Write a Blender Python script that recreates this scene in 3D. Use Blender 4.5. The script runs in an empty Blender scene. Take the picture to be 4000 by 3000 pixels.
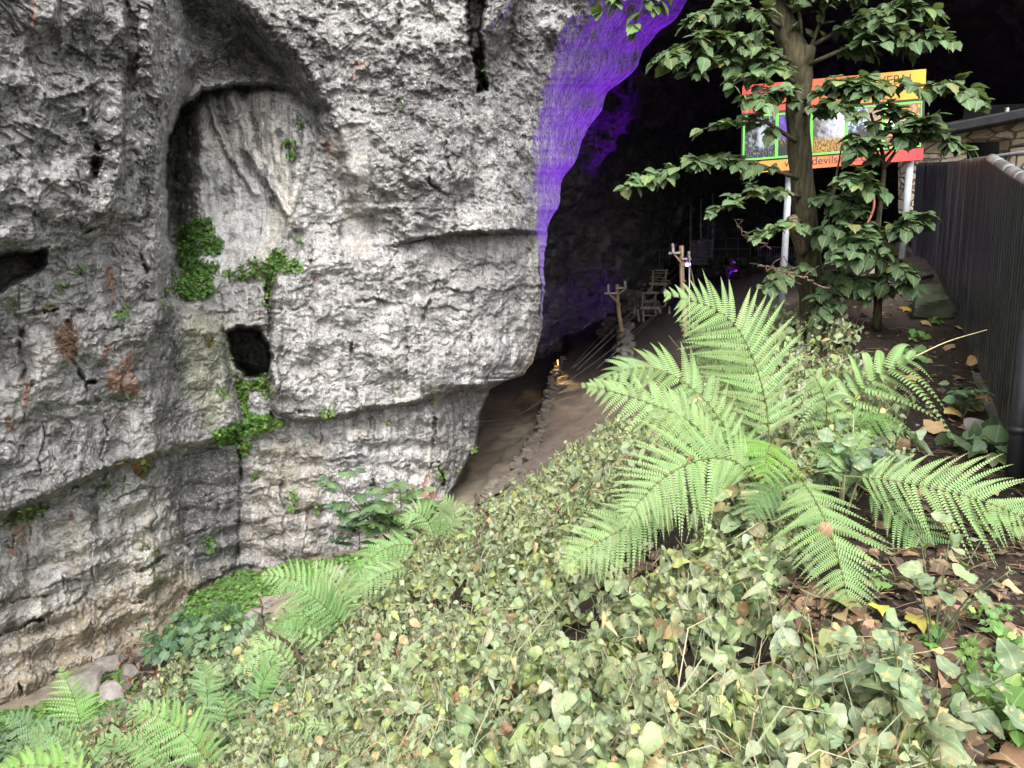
import bpy, math, random
import numpy as np
from mathutils import Vector, Matrix
R_ = math.radians
SC = bpy.context.scene
COL = SC.collection
rng = np.random.default_rng(7)
random.seed(7)

# ------------------------------------------------------------------ camera, sky, sun, exposure
PITCH = R_(8.0)
FPX = 2800.0                                   # focal length in pixels of the 4000 px wide photograph
cam_d = bpy.data.cameras.new('camera')
cam_d.sensor_width = 36.0
cam_d.lens = 36.0 * FPX / 4000.0
cam_d.clip_start = 0.05
cam_d.clip_end = 2000.0
cam = bpy.data.objects.new('camera', cam_d)
COL.objects.link(cam)
cam.location = (0, 0, 0)
cam.rotation_euler = (math.pi / 2 - PITCH, 0, 0)
SC.camera = cam

SUN_EL, SUN_AZ = R_(50), R_(176)               # high, behind the camera, veiled by cloud
w = bpy.data.worlds.new('World')
SC.world = w
w.use_nodes = True
wn = w.node_tree
wn.nodes.clear()
sky = wn.nodes.new('ShaderNodeTexSky')
sky.sky_type = 'NISHITA'
sky.sun_disc = False
sky.sun_elevation = SUN_EL
sky.sun_rotation = SUN_AZ
sky.dust_density = 4.0
hsv = wn.nodes.new('ShaderNodeHueSaturation')
hsv.inputs['Saturation'].default_value = 0.22   # cloud veil: nearly neutral sky light
bg = wn.nodes.new('ShaderNodeBackground')
bg.inputs['Strength'].default_value = 0.15
wo = wn.nodes.new('ShaderNodeOutputWorld')
wn.links.new(sky.outputs[0], hsv.inputs['Color'])
wn.links.new(hsv.outputs[0], bg.inputs['Color'])
wn.links.new(bg.outputs[0], wo.inputs['Surface'])

sd = bpy.data.lights.new('sun', 'SUN')
sd.energy = 0.95
sd.angle = R_(40)
sd.color = (1.0, 0.97, 0.92)
sun = bpy.data.objects.new('sun', sd)
COL.objects.link(sun)
sdir = Vector((math.sin(SUN_AZ) * math.cos(SUN_EL), math.cos(SUN_AZ) * math.cos(SUN_EL), math.sin(SUN_EL)))
sun.rotation_euler = sdir.to_track_quat('Z', 'Y').to_euler()
sun.location = (0, -20, 40)

SC.view_settings.view_transform = 'Standard'
SC.view_settings.look = 'None'
SC.view_settings.exposure = 2.15
SC.view_settings.gamma = 1.0
SC.cycles.max_bounces = 6
SC.cycles.diffuse_bounces = 3
SC.cycles.glossy_bounces = 2
SC.cycles.transmission_bounces = 4
SC.cycles.transparent_max_bounces = 4
SC.cycles.sample_clamp_indirect = 3.0
SC.cycles.use_denoising = True

# ------------------------------------------------------------------ helpers
CP, SP = math.cos(PITCH), math.sin(PITCH)

def Pn(u, v, Y):
    """world points seen at photo pixel (u, v) on the plane y = Y (arrays)"""
    a = (np.asarray(u, float) - 2000) / FPX
    b = (1500 - np.asarray(v, float)) / FPX
    dy = CP + b * SP
    dz = -SP + b * CP
    k = np.asarray(Y, float) / dy
    return np.stack(np.broadcast_arrays(a * k, np.asarray(Y, float) + 0 * k, dz * k), -1)

def P(u, v, Y):
    return Vector(Pn(u, v, Y).tolist())

def project(p):
    p = np.asarray(p, float)
    dep = p[..., 1] * CP - p[..., 2] * SP
    upv = p[..., 1] * SP + p[..., 2] * CP
    return 2000 + FPX * p[..., 0] / dep, 1500 - FPX * upv / dep

_perm = np.random.default_rng(11).permutation(256).astype(np.int32)
_perm = np.concatenate([_perm, _perm])
_g = np.random.default_rng(12).normal(size=(256, 3)).astype(np.float32)
_g /= np.linalg.norm(_g, axis=1)[:, None]

def pnoise(p):
    p = np.asarray(p, np.float32)
    i = np.floor(p).astype(np.int32)
    f = p - i
    s = f * f * f * (f * (f * 6 - 15) + 10)
    i &= 255
    out = np.zeros(p.shape[:-1], np.float32)
    for dx in (0, 1):
        px = _perm[(i[..., 0] + dx) & 255]
        wx = s[..., 0] if dx else 1 - s[..., 0]
        for dy in (0, 1):
            py = _perm[(px + i[..., 1] + dy) & 255]
            wy = s[..., 1] if dy else 1 - s[..., 1]
            for dz in (0, 1):
                g = _g[_perm[(py + i[..., 2] + dz) & 255]]
                wz = s[..., 2] if dz else 1 - s[..., 2]
                d = g[..., 0] * (f[..., 0] - dx) + g[..., 1] * (f[..., 1] - dy) + g[..., 2] * (f[..., 2] - dz)
                out += wx * wy * wz * d
    return out * 1.5

def fbm(p, o=4, lac=2.03, gain=0.5, ridged=False):
    p = np.asarray(p, np.float32)
    a, t, out = 1.0, 0.0, 0
    for k in range(o):
        n = pnoise(p + 17.3 * k)
        if ridged:
            n = 1 - 2 * np.abs(n) - 0.4
        out = out + a * n
        t += a
        a *= gain
        p = p * lac
    return out / t

def sst(x, a, b):
    t = np.clip((x - a) / (b - a), 0, 1)
    return t * t * (3 - 2 * t)

def seg_d(u, v, pts):
    d = np.full(np.shape(u), 1e9, np.float32)
    for (x0, y0), (x1, y1) in zip(pts[:-1], pts[1:]):
        ex, ey = x1 - x0, y1 - y0
        t = np.clip(((u - x0) * ex + (v - y0) * ey) / (ex * ex + ey * ey + 1e-9), 0, 1)
        d = np.minimum(d, np.hypot(u - x0 - t * ex, v - y0 - t * ey))
    return d

def inside(u, v, pts):
    r = np.zeros(np.shape(u), bool)
    n = len(pts)
    for i in range(n):
        x0, y0 = pts[i]
        x1, y1 = pts[(i + 1) % n]
        if y0 == y1:
            continue
        c = ((y0 > v) != (y1 > v)) & (u < (x1 - x0) * (v - y0) / (y1 - y0) + x0)
        r ^= c
    return r

def pm(u, v, pts, soft=20):
    """1 inside the polygon, 0 outside, with a soft edge"""
    d = seg_d(u, v, list(pts) + [pts[0]])
    return sst(np.where(inside(u, v, pts), d, -d), -soft, soft)

def ln(u, v, pts, w):
    d = seg_d(u, v, pts) / w
    return np.exp(-d * d)

def tag(o, label=None, cat=None, group=None, kind=None):
    if label: o['label'] = label
    if cat: o['category'] = cat
    if group: o['group'] = group
    if kind: o['kind'] = kind
    return o

def empty(name, loc, label, cat, group=None):
    o = bpy.data.objects.new(name, None)
    o.empty_display_size = 0.2
    COL.objects.link(o)
    o.location = loc
    return tag(o, label, cat, group)

def raw_mesh(name, V, quads=None, tris=None, mat=None, parent=None, col=None, uv=None, smooth=True, attrs=None, rel=None):
    V = np.asarray(V, np.float32).reshape(-1, 3)
    if parent is not None:
        o_ = np.zeros(3)
        q = parent
        while q is not None:
            o_ = o_ + np.array(q.location)
            q = q.parent
        V = V - o_.astype(np.float32)
    loc = None
    if parent is None and rel is not None:
        loc = np.asarray(rel, np.float32)
        V = V - loc
    quads = np.zeros((0, 4), np.int32) if quads is None else np.asarray(quads, np.int32).reshape(-1, 4)
    tris = np.zeros((0, 3), np.int32) if tris is None else np.asarray(tris, np.int32).reshape(-1, 3)
    me = bpy.data.meshes.new(name)
    me.vertices.add(len(V))
    me.vertices.foreach_set('co', V.ravel())
    li = np.concatenate([quads.ravel(), tris.ravel()])
    me.loops.add(len(li))
    me.loops.foreach_set('vertex_index', li)
    nf = len(quads) + len(tris)
    me.polygons.add(nf)
    st = np.concatenate([np.arange(len(quads)) * 4, len(quads) * 4 + np.arange(len(tris)) * 3]).astype(np.int32)
    me.polygons.foreach_set('loop_start', st)
    me.update(calc_edges=True)
    me.polygons.foreach_set('use_smooth', np.full(nf, smooth, bool))
    if col is not None:
        a = me.color_attributes.new('Col', 'FLOAT_COLOR', 'POINT')
        c = np.ones((len(V), 4), np.float32)
        c[:, :3] = col
        a.data.foreach_set('color', c.ravel())
    for nm, arr in (attrs or {}).items():
        a = me.color_attributes.new(nm, 'FLOAT_COLOR', 'POINT')
        a.data.foreach_set('color', np.asarray(arr, np.float32).ravel())
    if uv is not None:
        l = me.uv_layers.new(name='UVMap')
        l.data.foreach_set('uv', np.asarray(uv, np.float32)[li].ravel())
    me.validate()
    o = bpy.data.objects.new(name, me)
    COL.objects.link(o)
    if mat is not None:
        me.materials.append(mat)
    if parent is not None:
        o.parent = parent
    if loc is not None:
        o.location = loc.tolist()
    return o

class MB:
    """collects boxes, beams, tubes and sheets; build() links them as ONE mesh object"""
    def __init__(s):
        s.v, s.q, s.t, s.c, s.n = [], [], [], [], 0
    def add(s, V, q=None, t=None, c=(1, 1, 1)):
        V = np.asarray(V, float).reshape(-1, 3)
        if q is not None and len(q): s.q.append(np.asarray(q) + s.n)
        if t is not None and len(t): s.t.append(np.asarray(t) + s.n)
        s.v.append(V)
        c = np.asarray(c, float)
        s.c.append(np.broadcast_to(c, (len(V), 3)))
        s.n += len(V)
        return s
    def beam(s, p0, p1, w, h, up=(0, 0, 1), c=(1, 1, 1), ch=0.15):
        p0, p1 = Vector(p0), Vector(p1)
        d = (p1 - p0).normalized()
        x = d.cross(Vector(up))
        if x.length < 1e-4: x = d.cross(Vector((1, 0, 0)))
        x.normalize()
        z = x.cross(d)
        k = min(w, h) * ch
        ring = [(-w/2+k, -h/2), (w/2-k, -h/2), (w/2, -h/2+k), (w/2, h/2-k), (w/2-k, h/2), (-w/2+k, h/2), (-w/2, h/2-k), (-w/2, -h/2+k)]
        V = [p0 + x * a + z * b for a, b in ring] + [p1 + x * a + z * b for a, b in ring]
        q = [(i, (i + 1) % 8, 8 + (i + 1) % 8, 8 + i) for i in range(8)]
        q += [(0, 7, 2, 1), (7, 6, 3, 2), (6, 5, 4, 3), (8, 9, 10, 15), (15, 10, 11, 14), (14, 11, 12, 13)]
        return s.add([tuple(a) for a in V], q=q, c=c)
    def tube(s, pts, r, sides=6, c=(1, 1, 1), cap=True):
        pts = [Vector(p) for p in pts]
        n = len(pts)
        rr = r if hasattr(r, '__len__') else [r] * n
        V, q = [], []
        x = None
        for i, p in enumerate(pts):
            d = (pts[min(i + 1, n - 1)] - pts[max(i - 1, 0)])
            if d.length < 1e-9: d = Vector((0, 0, 1))
            d.normalize()
            if x is None:
                x = d.cross(Vector((0.3, 0.9, 0.2)))
                if x.length < 1e-3: x = d.cross(Vector((1, 0, 0)))
            x = (x - d * x.dot(d)).normalized()
            y = d.cross(x)
            for k in range(sides):
                a = 2 * math.pi * k / sides
                V.append(tuple(p + (x * math.cos(a) + y * math.sin(a)) * rr[i]))
        for i in range(n - 1):
            for k in range(sides):
                k2 = (k + 1) % sides
                q.append((i * sides + k, i * sides + k2, (i + 1) * sides + k2, (i + 1) * sides + k))
        t = []
        if cap:
            V += [tuple(pts[0]), tuple(pts[-1])]
            for k in range(sides):
                k2 = (k + 1) % sides
                t.append((n * sides, k2, k))
                t.append((n * sides + 1, (n - 1) * sides + k, (n - 1) * sides + k2))
        return s.add(V, q=q, t=t, c=c)
    def arrays(s):
        V = np.concatenate(s.v)
        q = np.concatenate(s.q) if s.q else None
        t = np.concatenate(s.t) if s.t else None
        return V, q, t, np.concatenate(s.c)
    def build(s, name, mat, parent=None, smooth=False, rel=None):
        V, q, t, c = s.arrays()
        return raw_mesh(name, V, q, t, mat, parent, col=c, smooth=smooth, rel=rel)

def catmull(pts, n):
    pts = [np.asarray(p, float) for p in pts]
    ext = [2 * pts[0] - pts[1]] + pts + [2 * pts[-1] - pts[-2]]
    m = len(pts) - 1
    out = []
    for k in range(n):
        x = k / (n - 1) * m
        i = min(int(x), m - 1)
        t = x - i
        a, b, c, d = ext[i], ext[i + 1], ext[i + 2], ext[i + 3]
        out.append(0.5 * (2 * b + (c - a) * t + (2 * a - 5 * b + 4 * c - d) * t * t + (3 * b - a - 3 * c + d) * t ** 3))
    return np.array(out)

def nrm(a):
    a = np.asarray(a, float)
    return a / (np.linalg.norm(a, axis=-1, keepdims=True) + 1e-12)

# ------------------------------------------------------------------ node helpers
class NT:
    def __init__(s, name):
        s.m = bpy.data.materials.new(name)
        s.m.use_nodes = True
        s.t = s.m.node_tree
        s.t.nodes.clear()
    def n(s, typ, props=None, **ins):
        nd = s.t.nodes.new('ShaderNode' + typ)
        for k, v in (props or {}).items():
            setattr(nd, k, v)
        for k, v in ins.items():
            s.set(nd, int(k[1:]) if k[0] == '_' else k.replace('__', ' '), v)
        return nd
    def set(s, nd, key, v):
        sk = nd.inputs[key]
        if isinstance(v, bpy.types.NodeSocket):
            s.t.links.new(v, sk)
        elif isinstance(v, bpy.types.Node):
            s.t.links.new(v.outputs[0], sk)
        elif isinstance(v, tuple) and sk.type == 'RGBA' and len(v) == 3:
            sk.default_value = (*v, 1)
        else:
            sk.default_value = v
    def mix(s, f, a, b, blend='MIX'):
        nd = s.n('Mix', {'data_type': 'RGBA', 'blend_type': blend}, _0=f, _6=a, _7=b)
        return nd.outputs[2]
    def math(s, op, a, b=0.0, c=None, clamp=False):
        nd = s.n('Math', {'operation': op, 'use_clamp': clamp}, _0=a, _1=b)
        if c is not None: s.set(nd, 2, c)
        return nd.outputs[0]
    def noise(s, vec, scale, detail=5.0, rough=0.55, dist=0.0):
        return s.n('TexNoise', None, Vector=vec, Scale=scale, Detail=detail, Roughness=rough, Distortion=dist).outputs['Fac']
    def mapr(s, v, a, b, c=0.0, d=1.0):
        return s.n('MapRange', {'clamp': True}, _0=v, _1=a, _2=b, _3=c, _4=d).outputs[0]
    def pos(s):
        return s.n('NewGeometry').outputs['Position']
    def scaled(s, vec, sc):
        return s.n('Mapping', None, Vector=vec, Scale=sc).outputs[0]
    def attr(s, name):
        return s.n('Attribute', {'attribute_name': name}).outputs['Color']
    def sep(s, c):
        return s.n('SeparateColor', None, Color=c).outputs
    def bump(s, h, strength, dist, normal=None):
        nd = s.n('Bump', None, Strength=strength, Distance=dist, Height=h)
        if normal is not None: s.set(nd, 'Normal', normal)
        return nd.outputs[0]
    def out(s, shader):
        o = s.n('OutputMaterial')
        s.t.links.new(shader if isinstance(shader, bpy.types.NodeSocket) else shader.outputs[0], o.inputs[0])
        return s.m
    def bsdf(s, color, rough=0.8, normal=None, spec=0.3, metal=0.0):
        nd = s.n('BsdfPrincipled')
        s.set(nd, 'Base Color', color)
        s.set(nd, 'Roughness', rough)
        s.set(nd, 'Specular IOR Level', spec)
        s.set(nd, 'Metallic', metal)
        if normal is not None: s.set(nd, 'Normal', normal)
        return nd
# ------------------------------------------------------------------ materials of the setting
def mat_cliff():
    m = NT('limestone')
    p = m.pos()
    a1 = m.sep(m.attr('mask_a'))        # dark, rust, green
    a2 = m.sep(m.attr('mask_b'))        # tan, pale, smooth
    big = m.noise(p, 0.9, 6, 0.6)
    mid = m.noise(p, 4.5, 8, 0.68)
    fine = m.noise(p, 22.0, 6, 0.7)
    streak = m.noise(m.scaled(p, (3.2, 3.2, 0.42)), 1.5, 7, 0.62, 0.6)
    v = m.math('ADD', m.math('MULTIPLY', mid, 0.42), m.math('ADD', m.math('MULTIPLY', streak, 0.45), m.math('MULTIPLY', fine, 0.13)))
    v = m.mapr(v, 0.39, 0.61)
    base = m.mix(v, (0.085, 0.081, 0.08), (0.355, 0.342, 0.336))
    base = m.mix(m.mapr(big, 0.45, 0.7, 0, 0.45), base, (0.27, 0.262, 0.235))
    # pale lime wash
    pf = m.math('MULTIPLY', m.mapr(m.math('ADD', a2[1], m.math('MULTIPLY', m.math('SUBTRACT', streak, 0.5), 2.2)), 0.35, 0.8), 0.85)
    base = m.mix(pf, base, m.mix(m.mapr(big, 0.4, 0.6), (0.48, 0.48, 0.49), (0.50, 0.47, 0.41)))
    # tan / clay stained, with a warm lamp tint at the mouth edge
    tf = m.math('MULTIPLY', m.mapr(m.math('ADD', a2[0], m.math('MULTIPLY', m.math('SUBTRACT', mid, 0.5), 1.5)), 0.3, 0.8), 0.8)
    base = m.mix(tf, base, m.mix(fine, (0.17, 0.125, 0.07), (0.42, 0.35, 0.24)))
    # lime and soot drips running down the face
    dr1 = m.noise(m.scaled(p, (5.5, 5.5, 0.35)), 1.3, 5, 0.6, 0.4)
    dr2 = m.noise(m.scaled(m.n('VectorMath', {'operation': 'ADD'}, _0=p, _1=(7.3, 2.1, 4.0)).outputs[0], (4.5, 4.5, 0.3)), 1.2, 5, 0.6, 0.4)
    base = m.mix(m.math('MULTIPLY', m.mapr(dr1, 0.53, 0.66), m.mapr(a2[1], -0.05, 0.55, 0.08, 0.95)), base, (0.53, 0.52, 0.51))
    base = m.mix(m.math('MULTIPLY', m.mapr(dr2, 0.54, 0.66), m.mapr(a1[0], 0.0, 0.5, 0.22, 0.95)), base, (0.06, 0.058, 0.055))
    # black lichen, and the painted darkening at the mouth edge
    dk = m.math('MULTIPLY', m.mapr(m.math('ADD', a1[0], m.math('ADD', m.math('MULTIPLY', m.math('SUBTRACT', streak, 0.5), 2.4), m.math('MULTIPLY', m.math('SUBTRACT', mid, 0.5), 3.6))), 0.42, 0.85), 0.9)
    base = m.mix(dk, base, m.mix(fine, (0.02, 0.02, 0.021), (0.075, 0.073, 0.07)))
    # rust
    rf = m.math('MULTIPLY', m.mapr(m.math('ADD', a1[1], m.math('MULTIPLY', m.math('SUBTRACT', mid, 0.5), 2.2)), 0.45, 0.75), 0.85)
    base = m.mix(rf, base, m.mix(fine, (0.15, 0.055, 0.03), (0.34, 0.15, 0.085)))
    # algae green
    gf = m.math('MULTIPLY', m.mapr(m.math('ADD', a1[2], m.math('MULTIPLY', m.math('SUBTRACT', mid, 0.5), 1.6)), 0.35, 0.9), 0.6)
    base = m.mix(gf, base, m.mix(fine, (0.12, 0.14, 0.06), (0.36, 0.38, 0.22)))
    # fine dark specks of lichen everywhere
    sp = m.noise(p, 34.0, 3, 0.6)
    base = m.mix(m.mapr(sp, 0.56, 0.66, 0, 0.65), base, (0.05, 0.05, 0.05))
    sp2 = m.noise(m.scaled(p, (1, 1, 1.1)), 27.0, 3, 0.6)
    base = m.mix(m.mapr(sp2, 0.58, 0.68, 0, 0.6), base, (0.52, 0.52, 0.51))
    vor = m.n('TexVoronoi', {'feature': 'DISTANCE_TO_EDGE'}, Vector=m.scaled(p, (1.0, 1.0, 1.5)), Scale=2.6)
    crack = m.mapr(vor.outputs['Distance'], 0.0, 0.035)
    wv = m.n('VectorMath', {'operation': 'ADD'}, _0=m.scaled(p, (1.0, 1.0, 1.35)))
    nv_ = m.n('TexNoise', None, Vector=p, Scale=3.0, Detail=3.0)
    m.set(wv, 1, m.n('VectorMath', {'operation': 'SCALE'}, _0=nv_.outputs['Color'], Scale=0.35).outputs[0])
    ch1 = m.n('TexVoronoi', {'feature': 'F1'}, Vector=wv.outputs[0], Scale=5.5)
    ch2 = m.n('TexVoronoi', {'feature': 'F1'}, Vector=wv.outputs[0], Scale=15.0)
    chip = m.math('ADD', m.math('MULTIPLY', ch1.outputs['Distance'], 0.9), m.math('MULTIPLY', ch2.outputs['Distance'], 0.35))
    cc = m.sep(ch2.outputs['Color'])
    base = m.mix(m.mapr(cc[0], 0.0, 1.0, 0.0, 0.2), base, m.mix(cc[1], (0.10, 0.098, 0.094), (0.56, 0.55, 0.53)))
    h = m.math('ADD', m.math('MULTIPLY', fine, 0.35), m.math('ADD', m.math('MULTIPLY', mid, 0.6), m.math('ADD', chip, m.math('MULTIPLY', crack, 0.14))))
    st = m.math('SUBTRACT', 0.62, m.math('MULTIPLY', a2[2], 0.42))
    nb = m.n('Bump', None, Distance=0.09, Height=h)
    m.set(nb, 'Strength', st)
    return m.out(m.bsdf(base, 0.85, nb.outputs[0], 0.25))

def mat_cave():
    m = NT('sooty_cave_limestone')
    p = m.pos()
    big = m.noise(p, 0.35, 6, 0.6)
    mid = m.noise(m.scaled(p, (1, 1, 1.6)), 1.8, 8, 0.68)
    streak = m.noise(m.scaled(p, (2, 2, 0.3)), 1.0, 6, 0.6)
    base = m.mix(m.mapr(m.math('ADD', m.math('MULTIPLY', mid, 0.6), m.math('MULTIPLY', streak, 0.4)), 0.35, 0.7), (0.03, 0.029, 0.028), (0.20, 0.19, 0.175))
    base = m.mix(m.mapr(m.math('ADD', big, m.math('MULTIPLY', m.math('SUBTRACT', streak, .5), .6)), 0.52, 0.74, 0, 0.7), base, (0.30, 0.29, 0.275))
    nb = m.bump(m.math('ADD', mid, m.math('MULTIPLY', big, 0.6)), 0.9, 0.35)
    return m.out(m.bsdf(base, 0.8, nb, 0.25))

def mat_ground():
    m = NT('earth')
    p = m.pos()
    a = m.sep(m.attr('mask_a'))          # path, clay, cave
    n1 = m.noise(p, 2.2, 6, 0.65)
    n2 = m.noise(p, 16.0, 6, 0.7)
    n3 = m.noise(p, 70.0, 3, 0.6)
    soil = m.mix(m.mapr(n2, 0.35, 0.7), (0.008, 0.0055, 0.004), (0.030, 0.020, 0.014))
    soil = m.mix(m.mapr(n3, 0.62, 0.72, 0, 0.6), soil, (0.16, 0.12, 0.08))
    path = m.mix(m.mapr(n1, 0.3, 0.7), (0.085, 0.066, 0.054), (0.165, 0.132, 0.11))
    path = m.mix(m.mapr(n2, 0.55, 0.75, 0, 0.6), path, (0.04, 0.03, 0.025))
    path = m.mix(m.mapr(n3, 0.6, 0.7, 0, 0.7), path, (0.30, 0.26, 0.22))
    clay = m.mix(m.mapr(n1, 0.3, 0.7), (0.20, 0.165, 0.12), (0.36, 0.31, 0.235))
    clay = m.mix(m.mapr(n2, 0.5, 0.75, 0, 0.5), clay, (0.09, 0.08, 0.06))
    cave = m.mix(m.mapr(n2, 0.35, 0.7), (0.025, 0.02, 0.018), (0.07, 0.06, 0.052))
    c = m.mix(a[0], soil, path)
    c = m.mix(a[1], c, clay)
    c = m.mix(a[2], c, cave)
    nb = m.bump(m.math('ADD', m.math('MULTIPLY', n3, 0.4), n2), 0.7, 0.035)
    return m.out(m.bsdf(c, 0.9, nb, 0.2))

M_CLIFF, M_CAVE, M_GROUND = mat_cliff(), mat_cave(), mat_ground()

# ------------------------------------------------------------------ the ground: one sheet through measured points
GP = []
def gp(u, v, Y, dz=0.0):
    p = P(u, v, Y)
    GP.append((p.x, p.y, p.z + dz))
for a in [(2000, 3000, 1.9, -.27), (3600, 2700, 2.4, -.02), (3900, 2300, 3.0), (3700, 1700, 4.8), (3990, 1830, 4.5), (3500, 1400, 7.0),
          (3790, 1390, 6.5), (3680, 1180, 8.75), (3300, 1190, 9.0), (3570, 985, 13.0), (3180, 1235, 8.0), (3075, 1175, 10.2), (3300, 1900, 3.9, -.03),
          (3350, 2300, 2.95), (2950, 2150, 3.7, -.1), (2500, 2150, 4.0, -.25), (2600, 1750, 5.3, -.3), (2850, 1450, 6.6, -.42), (3000, 1270, 8.0, -.4),
          (2150, 1930, 6.8, -.25), (2000, 2000, 7.4, -.25), (2000, 2300, 5.0, -.28), (1500, 2600, 4.0, -.28), (1700, 2120, 8.4, -.25), (1300, 2330, 7.9, -.2),
          (1000, 2650, 5.7, -.2), (1000, 3000, 3.8, -.27), (1500, 3000, 2.6, -.27), (500, 2960, 5.7, -.2), (0, 3000, 6.9, -.1), (0, 2775, 7.85),
          (320, 2630, 8.66), (600, 2480, 9.7), (720, 2330, 10.9), (500, 2600, 8.8), (1000, 2400, 8.9), (940, 2210, 11.7), (1230, 2170, 11.7), (1400, 2140, 11.8),
          (1150, 2230, 10.6), (1760, 1970, 12.6), (1600, 2030, 11.8), (1950, 1930, 11.6), (2100, 1790, 13.4), (2250, 1650, 17.0), (2250, 1500, 23.0), (2230, 1410, 28.5),
          (2430, 1390, 28.5), (2330, 1255, 44), (2600, 1420, 21.5), (2550, 1285, 29.4), (2800, 1160, 34), (2800, 1075, 45), (2900, 1050, 47), (3050, 1090, 32),
          (2800, 1005, 52), (2950, 1330, 16.0), (2500, 1600, 13.5, -.3), (2700, 1500, 12.5, -.6), (2850, 1350, 12.0, -.3)]:
    gp(*a)
GP += [(0, -3, -1.72), (0, 0, -1.68), (4, 0, -1.62), (-3.5, 0, -3.6), (-4, 2.5, -4.3), (8, 3, -1.0), (9, 8, 0.0), (12, 12, .9), (-9, 8, -5.4), (-10, 3, -5.6),
       (20, 30, 0.5), (22, 60, 5), (-10, 30, -3.8), (-10, 60, -1), (2, 72, 3), (8, 62, 3.2), (14, 20, 0.9), (-12, 14, -5)]
GP = np.array(GP)

def _tps(r2):
    return 0.5 * r2 * np.log(r2 + 1e-9)
_gs = lambda x, y: (x, 8.0 * np.log(np.maximum(y + 4.0, .3)))      # compress distance so near and far points weigh alike
_gx, _gy = _gs(GP[:, 0], GP[:, 1])
_gx = _gx / (1 + np.maximum(GP[:, 1], 0) * .06)
def _basis(x, y):
    X, Y = _gs(x, y)
    X = X / (1 + np.maximum(y, 0) * .06)
    d2 = (X[..., None] - _gx) ** 2 + (Y[..., None] - _gy) ** 2
    return _tps(d2), np.stack([np.ones_like(X), X, Y], -1)
_K, _L = _basis(GP[:, 0], GP[:, 1])
_n = len(GP)
_A = np.zeros((_n + 3, _n + 3))
_A[:_n, :_n] = _K + np.eye(_n) * 0.35
_A[:_n, _n:] = _L
_A[_n:, :_n] = _L.T
_W = np.linalg.solve(_A, np.concatenate([GP[:, 2], np.zeros(3)]))

EDGE = Pn([1870, 1905, 2012, 2082, 2132, 2152, 2174, 2232], [2010, 1975, 1830, 1700, 1560, 1480, 1400, 1330], [10.8, 11.3, 13, 15.8, 20, 24, 28.5, 36])
def edge_x(y):
    return np.interp(y, EDGE[:, 1], EDGE[:, 0])

def ground_a(x, y, rough=True):
    x, y = np.asarray(x, float), np.asarray(y, float)
    sh = x.shape
    x, y = x.ravel(), y.ravel()
    z = np.empty_like(x)
    for i in range(0, len(x), 20000):
        k, l = _basis(x[i:i + 20000], y[i:i + 20000])
        z[i:i + 20000] = k @ _W[:_n] + l @ _W[_n:]
    if rough:
        p = np.stack([x, y, np.zeros_like(x)], -1)
        far = sst(y, 9, 16)
        ex = edge_x(y) + 0.22 * fbm(p * 1.3 + 5, 3)
        stp = sst(y, 10.6, 13.5) * (1 - sst(y, 40, 55))
        cut = sst(ex - x, 0.0, 0.16)
        z = z - cut * stp * (0.18 + 0.5 * sst(y, 16, 24))
        # stepped clay beds down in the gully
        q = z + 0.12 * fbm(p * 0.8, 3)
        bed = np.floor(q / 0.22) * 0.22 + 0.22 * sst(q / 0.22 - np.floor(q / 0.22), 0.55, 0.95)
        z = np.where((cut * stp > 0.02), z * 0.35 + bed * 0.65, z)
        # dry-stone terrace in the cave
        tx = 0.155 * y
        ter = sst(x - tx - 0.5 * fbm(p * .5, 2), -0.1, 0.35) * sst(y, 17.5, 20) * (1 - sst(y, 34, 40))
        z = z + 0.45 * ter
        z = z + fbm(p * 1.1, 4) * (0.05 + 0.10 * far) + fbm(p * 7, 3) * 0.018
    return z.reshape(sh)

def ground(x, y):
    return float(ground_a(np.array([x]), np.array([y]))[0])

def build_ground():
    nr, nc = 430, 470
    yy = np.exp(np.linspace(math.log(1.2), math.log(82), nr)) - 3.6
    th = np.linspace(-1.25, 1.25, nc)
    Y, T = np.meshgrid(yy, th, indexing='ij')
    X = (Y + 4.2) * T * (0.72 + 0.28 * np.abs(T)) * 0.9
    Z = ground_a(X, Y)
    Vv = np.stack([X, Y, Z], -1).reshape(-1, 3)
    i = np.arange(nr * nc).reshape(nr, nc)
    q = np.stack([i[:-1, :-1], i[:-1, 1:], i[1:, 1:], i[1:, :-1]], -1).reshape(-1, 4)
    x, y = Vv[:, 0], Vv[:, 1]
    u, v = project(np.where((y > 0.8)[:, None], Vv, (0, 1, -1)))
    nz = fbm(Vv * 1.2, 3) * 0.25
    dx = x - edge_x(y)
    path = sst(dx, -0.05, .1) * (1 - 0.85 * sst(dx + nz * 2, 2.0, 3.4)) * sst(y, 8.5, 10.5) * (1 - sst(y + nz * 6, 21, 27))
    clay = sst(-dx, 0.0, 0.2) * sst(y, 9.3, 10.8) * (1 - sst(y, 19, 26)) * (0.75 + nz)
    clay = np.maximum(clay, 0.85 * sst(-x - 0.4, 0, 1) * sst(y, 6.5, 8))
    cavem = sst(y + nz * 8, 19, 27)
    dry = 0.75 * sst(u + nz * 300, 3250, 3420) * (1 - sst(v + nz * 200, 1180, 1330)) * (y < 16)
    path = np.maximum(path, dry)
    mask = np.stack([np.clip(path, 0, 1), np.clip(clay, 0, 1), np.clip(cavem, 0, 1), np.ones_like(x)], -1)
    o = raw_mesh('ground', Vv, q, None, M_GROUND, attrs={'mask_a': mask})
    o['kind'] = 'structure'
build_ground()

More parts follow.
